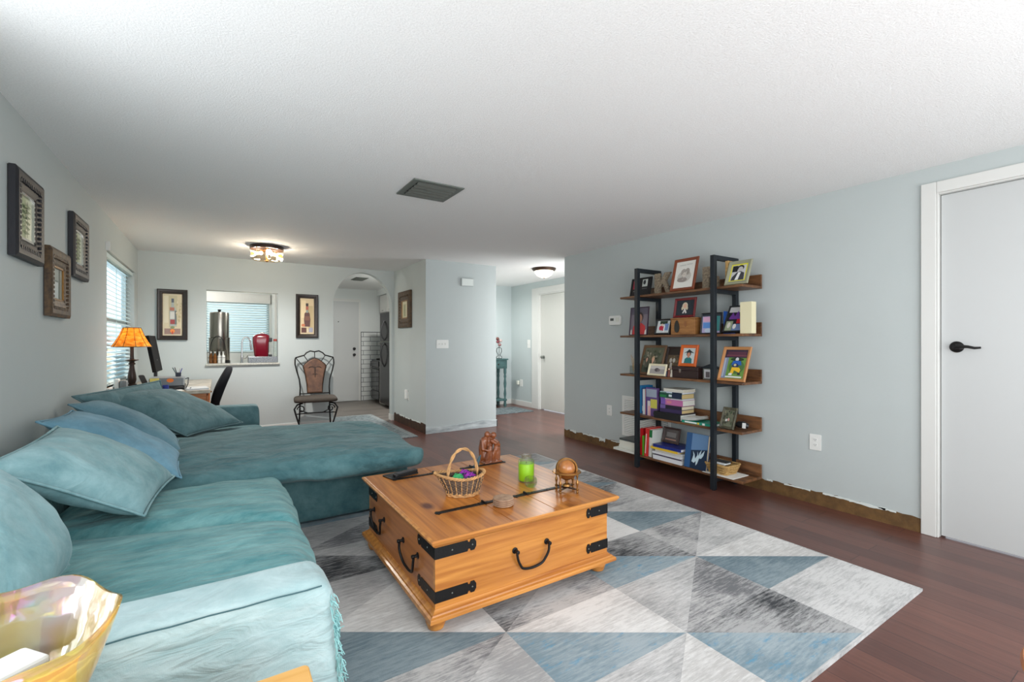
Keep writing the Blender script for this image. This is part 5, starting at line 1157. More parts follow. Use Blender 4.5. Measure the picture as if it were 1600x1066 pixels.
# third shelf
df = thing('reed_diffuser', (3.74, 3.43, Z3), 'clear glass with wooden sticks at the far end, third shelf', 'diffuser')
MB().mat('clear_glass').box(3.71, 3.77, 3.4, 3.46, Z3, Z3 + .004).build('glass_base', df)
MB().mat('clear_glass').ring([[(3.71, 3.4, z), (3.77, 3.4, z), (3.77, 3.46, z), (3.71, 3.46, z)] for z in (Z3 + .0045, Z3 + .085)], True, False).build('glass_walls', df)
for k, (a, c) in enumerate(((.03, .04), (.01, .05), (-.01, .035))): MB().mat('straw').rod((3.74, 3.43, Z3 + .02), (3.74 + c * .3, 3.43 + a + .02, Z3 + .2 - .02 * k), .0025, n=6).build('stick', df)
leaning('photo_frame', 'large brown wooden frame with a group in camouflage, third shelf', 3.03, 3.32, 3.69, Z3, .3, .1, .026, c_('walnut', (104, 76, 50), .45),
        [((92, 96, 78), SQ), ((60, 72, 54), rect(0, 0, .5, .3)), ((40, 44, 44), rect(.3, .0, .6, .25))] + speck(rn_, 40, [(70, 78, 58), (116, 112, 90), (140, 134, 116), (50, 54, 44)], .07) + person(.62, .1, .55, (112, 104, 84), (206, 160, 136), (170, 150, 110), .9) + person(.3, .2, .4, (84, 84, 70), (196, 150, 128), (60, 50, 40), .9), group=GF)
leaning('photo_frame', 'small cream frame with a grey photo, front of third shelf', 2.95, 3.17, 3.655, Z3, .115, .035, .02, c_('ivory', (222, 214, 184), .4),
        [((150, 146, 144), SQ), ((190, 186, 182), rect(.0, .6, 1, 1)), ((80, 74, 78), ell(.48, .5, .16, .24)), ((112, 100, 100), ell(.6, .46, .1, .18))], group=GF, st=-.02)
leaning('photo_frame', 'dark wide frame with several people, behind the third shelf figurine', 2.79, 3.09, 3.795, Z3 + .0, .285, .08, .02, c_('espresso', (66, 52, 46), .45),
        [((120, 104, 84), SQ), ((70, 60, 54), rect(0, .75, 1, 1))] + speck(rn_, 20, [(150, 130, 100), (96, 84, 68)], .07, .1, .9, .1, .7) + [((222, 214, 200), ell(x, .52, .06, .09)) for x in (.2, .35, .62, .8)] + [((226, 220, 206), [(x - .08, .05), (x + .08, .05), (x + .04, .42), (x - .04, .42)]) for x in (.62, .8, .25)], group=GF)
jb = thing('keepsake_box', (3.76, 2.76, Z3), 'dark wooden keepsake box with metal clasp under the orange frame', 'box')
MB().mat(c_('dark_box', (46, 28, 26), .4)).box(3.668, 3.772, 2.6, 2.88, Z3, Z3 + .07).build('body', jb, bevel=.003)
MB().mat('dark_box').box(3.664, 3.776, 2.596, 2.884, Z3 + .0705, Z3 + .105).build('lid', jb, bevel=.003)
MB().mat('chrome').box(3.66, 3.668, 2.78, 2.8, Z3 + .05, Z3 + .085).build('clasp', jb)
leaning('photo_frame', 'bright orange frame with a portrait in a dark hat, third shelf', 2.635, 2.825, 3.69, Z3 + .106, .2, .05, .03, c_('orange_frame', (206, 96, 34), .4),
        [((196, 206, 206), SQ)] + person(.5, 0, .8, (24, 110, 112), (190, 130, 106), (40, 36, 36), 1.35) + [((30, 34, 38), [(.1, .66), (.34, .78), (.5, .92), (.72, .78), (.95, .66), (.7, .7), (.5, .72), (.3, .7)])], group=GF)
fg = MB().mat(C((70, 60, 56)))
for k, (dy, h, c) in enumerate(((0, .1, (206, 196, 180)), (.035, .085, (120, 70, 60)), (.065, .07, (60, 70, 90)))):
    fg.mat(C(c)).lathe([(.001, 0), (.018, 0), (.02, .01), (.012, h * .5), (.014, h * .66), (.005, h * .75)], (3.69, 2.9 + dy, Z3), 12).mat(C((210, 176, 150))).ball((3.69, 2.9 + dy, Z3 + h * .86), h * .12, 10, 8)
fo = fg.build('family_figurine', smooth=SM); tag(fo, 'small figurine of several people beside the dark keepsake box', 'figurine')
hf = thing('house_shaped_frame', (3.7, 2.5, Z3), 'small pewter house-shaped photo frame behind the near post, third shelf', 'photo frame', GF)
MB().mat('grey_metal').box(3.695, 3.71, 2.42, 2.57, Z3, Z3 + .1).build('frame', hf, bevel=.002)
MB().mat(C((196, 196, 198))).box(3.6935, 3.695, 2.435, 2.555, Z3 + .012, Z3 + .09).mat(C((96, 90, 92))).box(3.693, 3.6935, 2.5, 2.54, Z3 + .02, Z3 + .07).build('print', hf)
MB().mat('black_metal').prism([(2.39, Z3 + .101), (2.6, Z3 + .101), (2.495, Z3 + .14)], 3.685, 3.725, 'x').build('roof', hf)
leaning('photo_frame', 'oak frame with a football player kneeling on grass, third shelf right end', 2.15, 2.4, 3.655, Z3, .29, .11, .026, c_('oak', (186, 130, 80), .4),
        [((110, 150, 70), SQ), ((58, 44, 62), rect(0, .72, 1, 1)), ((126, 140, 166), rect(0, 0, .2, .72)), ((170, 180, 196), rect(.03, .05, .1, .7)), ((90, 50, 66), rect(.12, .84, .95, .93)), ((110, 60, 74), rect(.08, .76, .98, .83)), ((76, 110, 60), ell(.62, .4, .34, .24)), ((40, 60, 40), ell(.6, .66, .3, .06)), ((206, 206, 206), ell(.6, .66, .075, .065)), ((38, 92, 176), [(.38, .46), (.84, .46), (.78, .6), (.6, .62), (.44, .6)]), ((30, 50, 90), ell(.58, .42, .14, .1)),
         ((206, 196, 150), ell(.56, .46, .06, .04)), ((226, 182, 40), [(.4, .18), (.54, .16), (.56, .28), (.8, .2), (.84, .3), (.76, .38), (.44, .38)]), ((222, 222, 222), [(.34, .1), (.5, .1), (.5, .18), (.36, .17)]), ((40, 44, 48), rect(.74, .12, .86, .2)), ((214, 218, 214), rect(.22, .02, .95, .07))], group=GF)
# fourth shelf
GB4, GB5, GST = 'books standing on the fourth shelf', 'books on the bottom shelf', 'stack of books on the fourth shelf'
book('maroon and cream book standing at the far end, fourth shelf', 3.76, 3.9, 3.41, 3.44, Z4, Z4 + .19, (120, 64, 66), False, group=GB4)
book('cream paperback standing second from the far end, fourth shelf', 3.75, 3.9, 3.37, 3.405, Z4, Z4 + .2, (206, 200, 186), False, group=GB4)
book('tall bright blue book standing behind the far post, fourth shelf', 3.74, 3.91, 3.32, 3.36, Z4, Z4 + .29, (36, 130, 190), False, group=GB4)
book('blue spined book standing beside the tall blue one, fourth shelf', 3.735, 3.91, 3.285, 3.315, Z4, Z4 + .27, (50, 96, 160), False, group=GB4, deco=[((214, 220, 224), .2, .8, .1, .3)])
book('white spined book between blue and purple ones, fourth shelf', 3.71, 3.91, 3.235, 3.28, Z4, Z4 + .26, (216, 222, 224), False, group=GB4, deco=[((226, 150, 140), .7, 1, 0, 1)])
pb = book('purple illustrated book facing the room, fourth shelf', 3.69, 3.72, 3.075, 3.225, Z4, Z4 + .285, (98, 74, 128), False, group=GB4)
b = MB().mat(C((150, 160, 176))).box(3.6885, 3.6898, 3.085, 3.215, Z4 + .19, Z4 + .27).mat(C((192, 186, 80))).box(3.6883, 3.6898, 3.08, 3.16, Z4 + .08, Z4 + .17).mat(C((214, 206, 200))).box(3.6883, 3.6898, 3.165, 3.2, Z4 + .0, Z4 + .15).mat(C((226, 170, 170))).box(3.688, 3.6883, 3.16, 3.19, Z4 + .0, Z4 + .1)
b.build('cover_print', pb)
bd = thing('binder', (3.74, 2.93, Z4), 'thick black binder lying under the stack of books, fourth shelf', 'binder')
MB().mat('black_plastic').prism([(2.765, Z4), (3.07, Z4), (3.085, Z4 + .04), (3.075, Z4 + .066), (2.765, Z4 + .066), (2.765, Z4 + .062), (3.07, Z4 + .062), (3.078, Z4 + .04), (3.068, Z4 + .004), (2.765, Z4 + .004)], 3.64, 3.88, 'x').build('cover', bd)
MB().mat('black_plastic').box(3.636, 3.6395, 2.765, 3.075, Z4, Z4 + .066).build('spine', bd)
MB().mat('white_paper').box(3.65, 3.87, 2.77, 3.05, Z4 + .006, Z4 + .055).build('pages', bd)
stk = [('dark purple paperback with buff pages, lowest on the binder', (58, 46, 84), .034, 0, .0, (202, 178, 128)), ('black covered book with cream pages, second up the stack', (40, 38, 52), .034, .0, -.005, (214, 204, 178)),
       ('pink spined book with purple end in the middle of the stack', (188, 110, 160), .055, .02, .005, (214, 214, 204)), ('thin white folder lying on the pink spined book', (214, 216, 220), .014, .02, .01, (224, 224, 226)),
       ('dark green spined book with buff pages near the stack top', (26, 72, 60), .046, .0, .0, (204, 180, 126)), ('thin white and navy book on the green one', (196, 204, 222), .012, .01, .004, (226, 226, 226)), ('white paperback with curling cover, topmost of the stack', (206, 204, 192), .03, .02, -.03, (214, 208, 190))]
z = Z4 + .0665
for lab, c, th_, dx, dy, pg in stk:
    dd = None
    if 'pink' in lab: dd = [((120, 90, 170), .0, .22, 0, 1), ((206, 130, 140), .3, .5, .3, .7)]
    if 'green' in lab: dd = [((40, 120, 70), .0, .3, .1, .6), ((206, 216, 222), .42, .56, .3, .75), ((24, 40, 64), .56, 1, 0, 1)]
    if 'black covered' in lab: dd = [((110, 90, 150), 0, .25, 0, 1)]
    book(lab, 3.67 + dx, 3.86 + dx, 2.775 + max(0, dy), 3.03 + dy, z, z + th_, c, True, pg, GST, deco=dd); z += th_ + .0005
b = MB().mat('white_paper')
for k in range(7):
    y0 = 2.6 + .006 * ((k * 3) % 4); dz_ = k * .0035
    b.prism([(y0, Z4 + .026 + dz_ + .012), (2.69, Z4 + .024 + dz_), (2.757, Z4 + .024 + dz_), (2.757, Z4 + .026 + dz_), (2.69, Z4 + .026 + dz_), (y0, Z4 + .028 + dz_ + .012)], 3.65 + .004 * (k % 3), 3.83, 'x')
po = b.build('loose_papers'); tag(po, 'loose curling white papers on the green booklet, fourth shelf', 'papers')
book('green and white booklet lying right of the binder, fourth shelf', 3.645, 3.84, 2.44, 2.755, Z4, Z4 + .022, (30, 140, 116), True, (226, 228, 226), deco=[((222, 226, 222), .1, .5, .2, .8), ((222, 190, 70), .52, .58, .1, .9), ((226, 226, 222), .68, .76, .1, .9)])
leaning('photo_frame', 'camouflage patterned frame leaning at the near end, fourth shelf', 2.255, 2.385, 3.665, Z4, .175, .07, .022, c_('camo', (96, 92, 70), .6, rgb2=(50, 50, 42), vscale=45),
        [((110, 112, 92), SQ)] + speck(rn_, 24, [(70, 84, 60), (130, 126, 106), (60, 60, 50)], .09) + [((196, 150, 140), ell(.62, .4, .1, .1)), ((206, 206, 200), rect(.3, .28, .5, .42))], dp=.018, group=GF)
cs = thing('wrist_device', (3.76, 2.235, Z4), 'small black curved device with a white tag, near end of fourth shelf', 'device')
MB().mat('black_plastic').tube([(3.78, 2.29, Z4 + .03), (3.75, 2.26, Z4 + .042), (3.75, 2.22, Z4 + .045), (3.77, 2.19, Z4 + .035)], [.02, .028, .028, .02], 12).build('body', cs, smooth=SM)
MB().mat('white_paper').at(basis((3.722, 2.215, Z4 + .02), (0, -1, 0), (.1, 0, 1))).prism(rounded(0, .03, 0, .045, .004), 0, .002).build('tag', cs)
# bottom shelf
for k, (x0, y0, y1, h, c, lab) in enumerate(((3.6, 3.297, 3.59, .022, (206, 208, 200), 'wide thin white book sticking out at the bottom of the far stack'), (3.65, 3.31, 3.56, .026, (206, 206, 196), 'white book second from the bottom of the far stack'), (3.65, 3.31, 3.55, .05, (212, 210, 198), 'thick cream book in the middle of the far stack'), (3.66, 3.32, 3.56, .02, (70, 76, 76), 'dark grey covered book on top of the far bottom stack'))):
    book(lab, x0, 3.88, y0, y1, Z5 + sum((.022, .026, .05, .02)[:k]) + k * .0005, Z5 + sum((.022, .026, .05, .02)[:k]) + k * .0005 + h, c, True, (216, 214, 204), GB5)
book('bright red book leaning behind the far post, bottom shelf', 3.65, 3.86, 3.235, 3.262, Z5 + .0005, Z5 + .27, (190, 30, 36), False, lean=-.0, group=GB5)
book('lime green booklet leaning between the red books, bottom shelf', 3.645, 3.84, 3.213, 3.228, Z5, Z5 + .2, (90, 170, 50), False, group=GB5)
book('red lettered book leaning over the green booklet, bottom shelf', 3.64, 3.86, 3.17, 3.2, Z5, Z5 + .285, (196, 46, 44), False, group=GB5, deco=[((222, 206, 200), .25, .6, .1, .8)], lean=.07)
book('white book with a green block on its spine, bottom shelf', 3.66, 3.88, 3.125, 3.162, Z5, Z5 + .27, (206, 210, 204), False, group=GB5, deco=[((20, 110, 60), 0, 1, .72, 1)], lean=.05)
pk = leaning('photo_frame', 'dark brown frame with lettering behind the blue binder, bottom shelf', 2.9, 3.1, 3.79, Z5 + .145, .15, .04, .02, c_('umber', (58, 38, 34), .5), [((70, 60, 58), SQ), ((112, 108, 106), rect(.15, .35, .85, .75)), ((176, 130, 110), rect(.1, .1, .9, .18))], group=GF)
for k, (x0, y0, y1, h, c, lab, nm) in enumerate(((3.64, 2.76, 3.09, .038, (214, 216, 220), 'thick white binder at the bottom of the middle stack', 'binder'), (3.65, 2.765, 3.08, .014, (70, 56, 80), 'thin dark purple book above the white binder', 'book'), (3.64, 2.765, 3.1, .022, (206, 208, 212), 'pale grey book in the middle of the middle stack', 'book'), (3.66, 2.77, 3.08, .02, (200, 196, 190), 'light cream book under the yellow folder', 'book'))):
    book(lab, x0, 3.89, y0, y1, Z5 + sum((.038, .014, .022, .02)[:k]) + k * .0005, Z5 + sum((.038, .014, .022, .02)[:k]) + k * .0005 + h, c, True, (224, 224, 222), 'middle stack on the bottom shelf', name=nm, cat=nm)
zz = Z5 + .0965
book('yellow folder of papers lying under the blue binder', 3.64, 3.87, 2.8, 3.12, zz, zz + .02, (222, 184, 50), True, (214, 206, 190), name='folder', cat='folder'); zz += .0205
book('royal blue binder lying on top of the middle stack', 3.645, 3.89, 2.765, 3.09, zz, zz + .028, (26, 42, 120), True, (220, 222, 226), name='binder', cat='binder')
# big blue hardback leaning with its cover to the room
L_ = math.hypot(.31, .05); vv = Vector((.05, 0, .31)).normalized()
T_ = basis((3.65, 2.735, Z5 + .002), (0, -1, 0), tuple(vv)); bb_ = thing('book', (3.65, 2.62, Z5), 'large blue hardback with lightning artwork leaning beside the stack, bottom shelf', 'book', GB5)
MB().mat(C((40, 82, 130), .35)).at(T_).box(0, .225, 0, L_, 0, .003).box(0, .225, 0, L_, -.03, -.027).box(0, .004, 0, L_, -.027, 0).build('cover', bb_)
MB().mat(C((206, 190, 160), .8)).at(T_).box(.004, .22, .004, L_ - .004, -.0265, -.0005).build('pages', bb_)
b = MB().at(T_).mat(C((96, 132, 172), .35)).poly([(.06, .16), (.225, .19), (.225, L_), (.06, L_)], .0034).mat(C((20, 40, 66), .35)).poly([(.06, 0), (.225, 0), (.225, .185), (.06, .16)], .0034).mat(C((190, 212, 222), .35))
for ps in ([(.075, .06), (.09, .12), (.082, .155), (.1, .13), (.11, .09), (.13, .125), (.128, .16), (.142, .12), (.15, .15), (.17, .18), (.16, .13), (.185, .16), (.2, .18), (.19, .13), (.17, .1), (.15, .1), (.135, .05), (.12, .03), (.118, .07), (.1, .05)],): b.poly(ps, .0042)
b.build('cover_print', bb_)
pp = MB().mat('white_paper').box(3.63, 3.86, 2.24, 2.53, Z5, Z5 + .004).build('paper_pad'); tag(pp, 'sheet of white paper lying under the straw basket, bottom shelf', 'paper')
sb = thing('straw_basket', (3.75, 2.42, Z5 + .0045), 'rectangular woven straw basket near the right end, bottom shelf', 'basket'); q0 = Z5 + .0045
b = MB().mat('straw')
for k in range(6):
    z = q0 + .006 + k * .012; g_ = .004 * k
    pts = []
    base = rounded(3.675 - g_, 3.835 + g_, 2.33 - g_, 2.5 + g_, .02, 3); NN = len(base)
    for i in range(NN):
        for s in range(4):
            a, c = Vector(base[i]), Vector(base[(i + 1) % NN]); p = a.lerp(c, s / 4); pts.append((p.x, p.y, z + .0025 * math.sin((i * 4 + s) * 1.57 + k * PI)))
    b.tube(pts, .0068, 5, True)
b.box(3.67, 3.83, 2.335, 2.495, q0, q0 + .005); b.build('woven_body', sb, smooth=3)
b = MB().mat('straw')
for s in (0, 1): b.tube([(x, y, q0 + .08 + .004 * math.sin(i * 2.1 + s * PI)) for i, (x, y) in enumerate(rounded(3.65, 3.86, 2.305, 2.525, .025, 6))], .006, 6, True)
b.build('rim', sb, smooth=3)
MB().mat(C((206, 208, 206), .4)).at(basis((3.66, 2.44, q0 + .088), (.1, -1, 0), (.9, .1, .1))).prism(rounded(0, .13, 0, .06, .012), 0, .014).build('dummy_case') if False else None
tg = thing('glasses_case', (3.72, 2.4, q0 + .084), 'white and black rounded case lying in the straw basket', 'case')
MB().mat(C((206, 210, 210), .4)).box(3.67, 3.76, 2.34, 2.47, q0 + .084, q0 + .1).build('lower_shell', tg, bevel=.006)
MB().mat('black_plastic').box(3.69, 3.77, 2.335, 2.475, q0 + .1005, q0 + .108).build('lid', tg, bevel=.004)

# ------------------------------------------------------------------ desk corner
DZ = .79
dk = thing('desk', (-.45, 6.5, 0), 'desk with speckled stone top and orange wood body under the left window', 'desk')
mat('marble', (196, 186, 170), .3, rgb2=(120, 110, 98), vscale=9, detail=8)
MB().mat('marble').box(-.835, -.065, 5.66, 7.36, DZ - .035, DZ).build('desktop', dk, bevel=.006)
MB().mat('orange_wood').box(-.82, -.1, 5.7, 5.98, .08, DZ - .036).build('drawer_pedestal', dk, bevel=.003)
MB().mat('orange_wood').box(-.82, -.1, 7.0, 7.34, .08, DZ - .036).build('drawer_pedestal', dk, bevel=.003)
for y in (5.69, 7.02):
    for k in range(3):
        d_ = MB().mat('orange_wood').box(-.1, -.085, y + .02, y + .28, .12 + k * .21, .31 + k * .21).build('drawer', dk, bevel=.003)
        MB().mat('brass').ball((-.075, y + .15, .215 + k * .21), .012, 10, 8).build('knob', d_)
MB().mat('orange_wood').box(-.82, -.8, 5.985, 6.995, .3, DZ - .036).build('modesty_panel', dk)
for x in (-.79, -.13):
    for y in (5.76, 7.3): MB().mat('orange_wood').box(x - .025, x + .025, y - .025, y + .025, 0, .079).build('foot', dk)
# lamp
lp = thing('table_lamp', (-.715, 5.85, DZ + .0005), 'glowing amber mica shade table lamp with dark turned base on the desk', 'lamp')
MB().mat('dark_bronze').lathe([(.001, 0), (.078, 0), (.082, .012), (.07, .028), (.045, .045), (.025, .05), (.022, .058), (.04, .066), (.04, .074), (.026, .08), (.036, .12), (.034, .16), (.022, .23), (.018, .265), (.028, .272), (.028, .282), (.02, .288), (.022, .3), (.055, .312), (.052, .318), (.018, .322), (.016, .34), (.014, .46), (.001, .462)], lp.location, 24).build('base', lp, smooth=SM)
def shade_mat():
    m = bpy.data.materials.new('mica_shade'); m.use_nodes = True; nt = m.node_tree; nt.nodes.clear()
    o = nt.nodes.new('ShaderNodeOutputMaterial'); tc = nt.nodes.new('ShaderNodeTexCoord'); n = nt.nodes.new('ShaderNodeTexNoise'); n.inputs['Scale'].default_value = 22; n.inputs['Detail'].default_value = 7
    mp = nt.nodes.new('ShaderNodeMapping'); mp.inputs['Scale'].default_value = (1, 1, 2.4); nt.links.new(tc.outputs['Object'], mp.inputs[0]); nt.links.new(mp.outputs[0], n.inputs[0])
    r = nt.nodes.new('ShaderNodeValToRGB'); r.color_ramp.elements[0].position = .3; r.color_ramp.elements[1].position = .7; r.color_ramp.elements[0].color = s2l((206, 130, 36)); r.color_ramp.elements[1].color = s2l((255, 216, 120))
    nt.links.new(n.outputs[0], r.inputs[0])
    d = nt.nodes.new('ShaderNodeBsdfDiffuse'); t = nt.nodes.new('ShaderNodeBsdfTranslucent'); x = nt.nodes.new('ShaderNodeMixShader'); x.inputs[0].default_value = .6
    nt.links.new(r.outputs[0], d.inputs[0]); nt.links.new(r.outputs[0], t.inputs[0]); nt.links.new(d.outputs[0], x.inputs[1]); nt.links.new(t.outputs[0], x.inputs[2]); nt.links.new(x.outputs[0], o.inputs[0]); M['mica_shade'] = m
shade_mat()
lzz = DZ + .0005
MB().mat('mica_shade').lathe([(.066, .635), (.07, .628), (.095, .56), (.125, .5), (.157, .445), (.155, .442), (.122, .497), (.092, .558), (.066, .627)], lp.location, 40, cap=False).build('lamp_shade', lp, smooth=SM)
b = MB().mat('bronze')
for k in range(10):
    a = 2 * PI * k / 10; b.tube([(-.715 + r_ * math.cos(a), 5.85 + r_ * math.sin(a), lzz + z_) for r_, z_ in ((.071, .63), (.096, .561), (.126, .501), (.158, .446))], .0022, 5)
for r_, z_ in ((.07, .632), (.158, .445)): b.tube([(-.715 + r_ * math.cos(2 * PI * k / 30), 5.85 + r_ * math.sin(2 * PI * k / 30), lzz + z_) for k in range(30)], .003, 5, True)
b.build('shade_ribs', lp)
MB().mat('bulb_warm').ball((-.715, 5.85, lzz + .53), .026, 12, 8).build('bulb', lp, smooth=3)
lamp('desk_lamp_light', (-.715, 5.85, lzz + .54), 7, (1, .82, .56), .03)
# monitor
mo = thing('monitor', (-.55, 6.42, DZ + .0005), 'black flat computer monitor turned edge-on behind the lamp', 'monitor')
T_ = basis((-.545, 6.42, DZ + .17), Vector((.03, .999, 0)).normalized(), Vector((-.17, .02, 1)).normalized()); T_ = T_
MB().mat(c_('matte_black', (12, 12, 14), .8, spec=.2)).at(T_).prism(rounded(-.24, .24, 0, .4, .01), -.035, 0).build('screen_housing', mo, bevel=.004)
MB().mat('matte_black').at(T_).box(-.225, .225, .02, .385, 0, .001).build('screen', mo)
MB().mat('black_plastic').at(Matrix.Translation((-.55, 6.42, DZ + .0005))).prism(rounded(-.11, .11, -.13, .13, .03), 0, .014).box(-.045, -.015, -.035, .035, .014, .3).build('stand', mo, bevel=.004)
# printer with items
pr_ = thing('printer', (-.42, 5.93, DZ + .0005), 'grey printer with yellow note and orange sticker on the desk', 'printer')
mat('printer_grey', (112, 118, 122), .45)
MB().mat('printer_grey').box(-.585, -.3, 5.84, 6.1, DZ + .01, DZ + .13).build('body', pr_, bevel=.015)
MB().mat('black_plastic').box(-.595, -.29, 5.83, 6.11, DZ + .0005, DZ + .045).build('paper_tray', pr_, bevel=.006)
MB().mat(C((222, 206, 110))).box(-.575, -.5, 5.8385, 5.8395, DZ + .07, DZ + .125).build('sticky_note', pr_)
MB().mat(C((226, 120, 44))).at(basis((-.41, 5.8395, DZ + .1), (1, 0, 0), (0, 0, 1))).prism(ell(0, 0, .03, .02), 0, .002).build('sticker', pr_)
pc = thing('pen_cup', (-.35, 5.96, DZ + .1315), 'dark cup of pens standing on the grey printer', 'pen cup')
MB().mat(C((40, 44, 60))).lathe([(.001, 0), (.024, 0), (.026, .04), (.022, .04), (.02, .004)], pc.location, 16, cap=False).build('cup', pc)
for k, (c, a, e_) in enumerate((((60, 60, 150), .02, .01), ((30, 30, 34), -.02, .02), ((180, 180, 184), .01, -.02), ((30, 60, 60), -.03, -.01))):
    MB().mat(C(c)).rod((-.35 + a * .3, 5.96 + e_ * .3, DZ + .14), (-.35 + a * 1.6, 5.96 + e_ * 1.2, DZ + .215 + .01 * (k % 2)), .004, n=8).build('pen', pc)
sp_ = thing('router', (-.79, 5.71, DZ + .0005), 'white rounded router box at the left end of the desk', 'router')
MB().mat('white_plastic').prism(rounded(-.828, -.79, 5.668, 5.755, .012), DZ + .0005, DZ + .14, 'z').build('case', sp_, bevel=.006)
MB().mat(C((126, 130, 132))).box(-.789, -.73, 5.67, 5.75, DZ + .0005, DZ + .13).build('side_panel', sp_, bevel=.02)
ph = thing('desk_phone', (-.6, 6.1, DZ), 'black cordless phone handset leaning beside the printer', 'phone')
MB().mat('black_plastic').at(basis((-.64, 6.06, DZ + .003), (.8, .3, 0), (-.35, .1, .9))).prism(rounded(0, .055, 0, .16, .012), 0, .03).build('handset', ph, bevel=.004)
MB().mat('black_plastic').box(-.66, -.59, 6.07, 6.15, DZ + .0005, DZ + .03).build('cradle', ph, bevel=.006)
tag(MB().mat('black_plastic').tube([(-.8, 5.7, DZ + .005)] + [(-.78 + .55 * k / 24, 5.72 + .03 * math.sin(k * .9), DZ + .006 + .035 * abs(math.sin(k * .55))) for k in range(25)], .004, 6).build('power_cord', smooth=3), 'black cord looping along the front edge of the desk', 'cord')
tag(MB().mat('black_plastic').tube([(-.29, 6.02, DZ + .1), (-.262, 5.95, DZ + .115), (-.262, 5.88, DZ + .06), (-.28, 5.82, DZ + .008), (-.36, 5.8, DZ + .006), (-.45, 5.8, DZ + .03), (-.52, 5.79, DZ + .006)], .005, 6).build('printer_cable', smooth=3), 'thick black cable hanging down the right side of the printer', 'cord')
tag(MB().mat(C((24, 44, 130))).lathe([(.001, 0), (.024, 0), (.026, .06), (.02, .06), (.019, .006)], (-.44, 5.745, DZ + .0005), 16, cap=False).build('blue_cup', smooth=SM), 'small dark blue cup in front of the printer', 'cup')
lt = thing('laptop', (-.2, 5.85, DZ + .0005), 'closed silver laptop lying near the front edge of the desk', 'laptop')
MB().mat(c_('silver', (196, 198, 200), .35, metal=.3)).at(Matrix.Translation((-.19, 5.82, DZ + .0005)) @ Matrix.Rotation(.12, 4, 'Z')).prism(rounded(-.1, .1, -.13, .13, .012), 0, .01).build('base', lt, bevel=.002)
MB().mat('silver').at(Matrix.Translation((-.19, 5.82, DZ + .0112)) @ Matrix.Rotation(.12, 4, 'Z')).prism(rounded(-.1, .1, -.13, .13, .012), 0, .007).build('lid', lt, bevel=.002)
tag(MB().mat('white_paper').at(Matrix.Translation((-.36, 5.75, DZ + .0005)) @ Matrix.Rotation(.3, 4, 'Z')).box(-.07, .06, -.05, .05, 0, .004).build('paper_notes'), 'white paper notes on the desk left of the laptop', 'papers')

# office chair
oc = thing('office_chair', (-.12, 6.3, 0), 'black office chair with curved backrest facing the desk', 'chair')
rows = []
for z, xo, hw, th_ in ((.52, .02, .16, .03), (.58, .03, .2, .045), (.68, .055, .22, .05), (.8, .095, .215, .05), (.9, .14, .19, .045), (.97, .17, .14, .04), (1.0, .175, .07, .025)):
    rows.append([(-.06 + xo + a, 6.3 + c, z) for a, c in rounded(-th_, th_, -hw, hw, min(th_, hw) * .95, 5)])
MB().mat('black_fabric').ring(rows).build('backrest', oc, smooth=3, sub=1)
MB().mat('black_fabric').prism(rounded(-.5, -.06, 6.06, 6.54, .09, 6), .44, .53, 'z').build('seat', oc, bevel=.03, seg=3)
MB().mat('black_plastic').tube([(-.25, 6.3, .43), (-.06, 6.3, .43), (-.005, 6.3, .5), (.0, 6.3, .62)], .022, 8).build('back_support', oc)
MB().mat('black_plastic').rod((-.28, 6.3, .1), (-.28, 6.3, .44), .028).build('gas_column', oc)
for k in range(5):
    a = 2 * PI * k / 5 + .3; l_ = MB().mat('black_plastic').tube([(-.28, 6.3, .11), (-.28 + .26 * math.cos(a), 6.3 + .26 * math.sin(a), .075)], [.025, .016], 8).build('base_leg', oc)
    MB().mat('black_plastic').rod((-.28 + .27 * math.cos(a) - .02, 6.3 + .27 * math.sin(a), .028), (-.28 + .27 * math.cos(a) + .02, 6.3 + .27 * math.sin(a), .028), .027).build('caster', l_)

# ------------------------------------------------------------------ iron dining chair by the arch
dc = thing('dining_chair', (1.16, 7.0, 0), 'scrolled iron dining chair with brown leather back against the back wall', 'chair')
ia = -.12; ca, sa = math.cos(ia), math.sin(ia)
def dcp(x, y, z): return (1.17 + x * ca - y * sa, 7.0 + x * sa + y * ca, z)
def back(x, z): return dcp(x, .2 + (z - .5) * .16, z)   # reclined back plane
MB().mat('seat_dark').ring([[dcp(x, y, z) for x, y in rounded(-.285 * f, .285 * f, -.24 * f, .22 * f, .07 * f, 5)] for z, f in ((.445, .9), (.455, .97), (.475, 1.0), (.5, .97), (.515, .88), (.52, .6))]).build('seat', dc, smooth=3, sub=1)
side = [(.2, .5), (.195, .62), (.205, .74), (.24, .86), (.262, .96), (.262, 1.02), (.255, 1.055)]
for s in (-1, 1): MB().mat('black_iron').tube([back(s * x, z) for x, z in side], .0095, 8).build('side_rail', dc, smooth=3)
top = [(-.255, 1.055), (-.19, 1.075), (-.14, 1.09), (-.11, 1.125), (-.06, 1.152), (0, 1.14), (.06, 1.152), (.11, 1.125), (.14, 1.09), (.19, 1.075), (.255, 1.055)]
MB().mat('black_iron').tube([back(x, z) for x, z in top], .0095, 8).build('top_rail', dc, smooth=3)
panel = [(-.1, .54), (.1, .54), (.105, .66), (.125, .8), (.155, .93), (.13, .965), (.09, 1.0), (.045, 1.03), (0, 1.045), (-.045, 1.03), (-.09, 1.0), (-.13, .965), (-.155, .93), (-.125, .8), (-.105, .66)]
b = MB().mat('leather'); fa = [back(x, z) for x, z in panel]
b.ring([[Vector(p) + Vector((0, .012, 0)) for p in fa], [Vector(p) - Vector((0, .004, 0)) for p in fa], [Vector(back(x * .9, .79 + (z - .79) * .93)) - Vector((0, .016, 0)) for x, z in panel]]); b.build('back_panel', dc, bevel=.003)
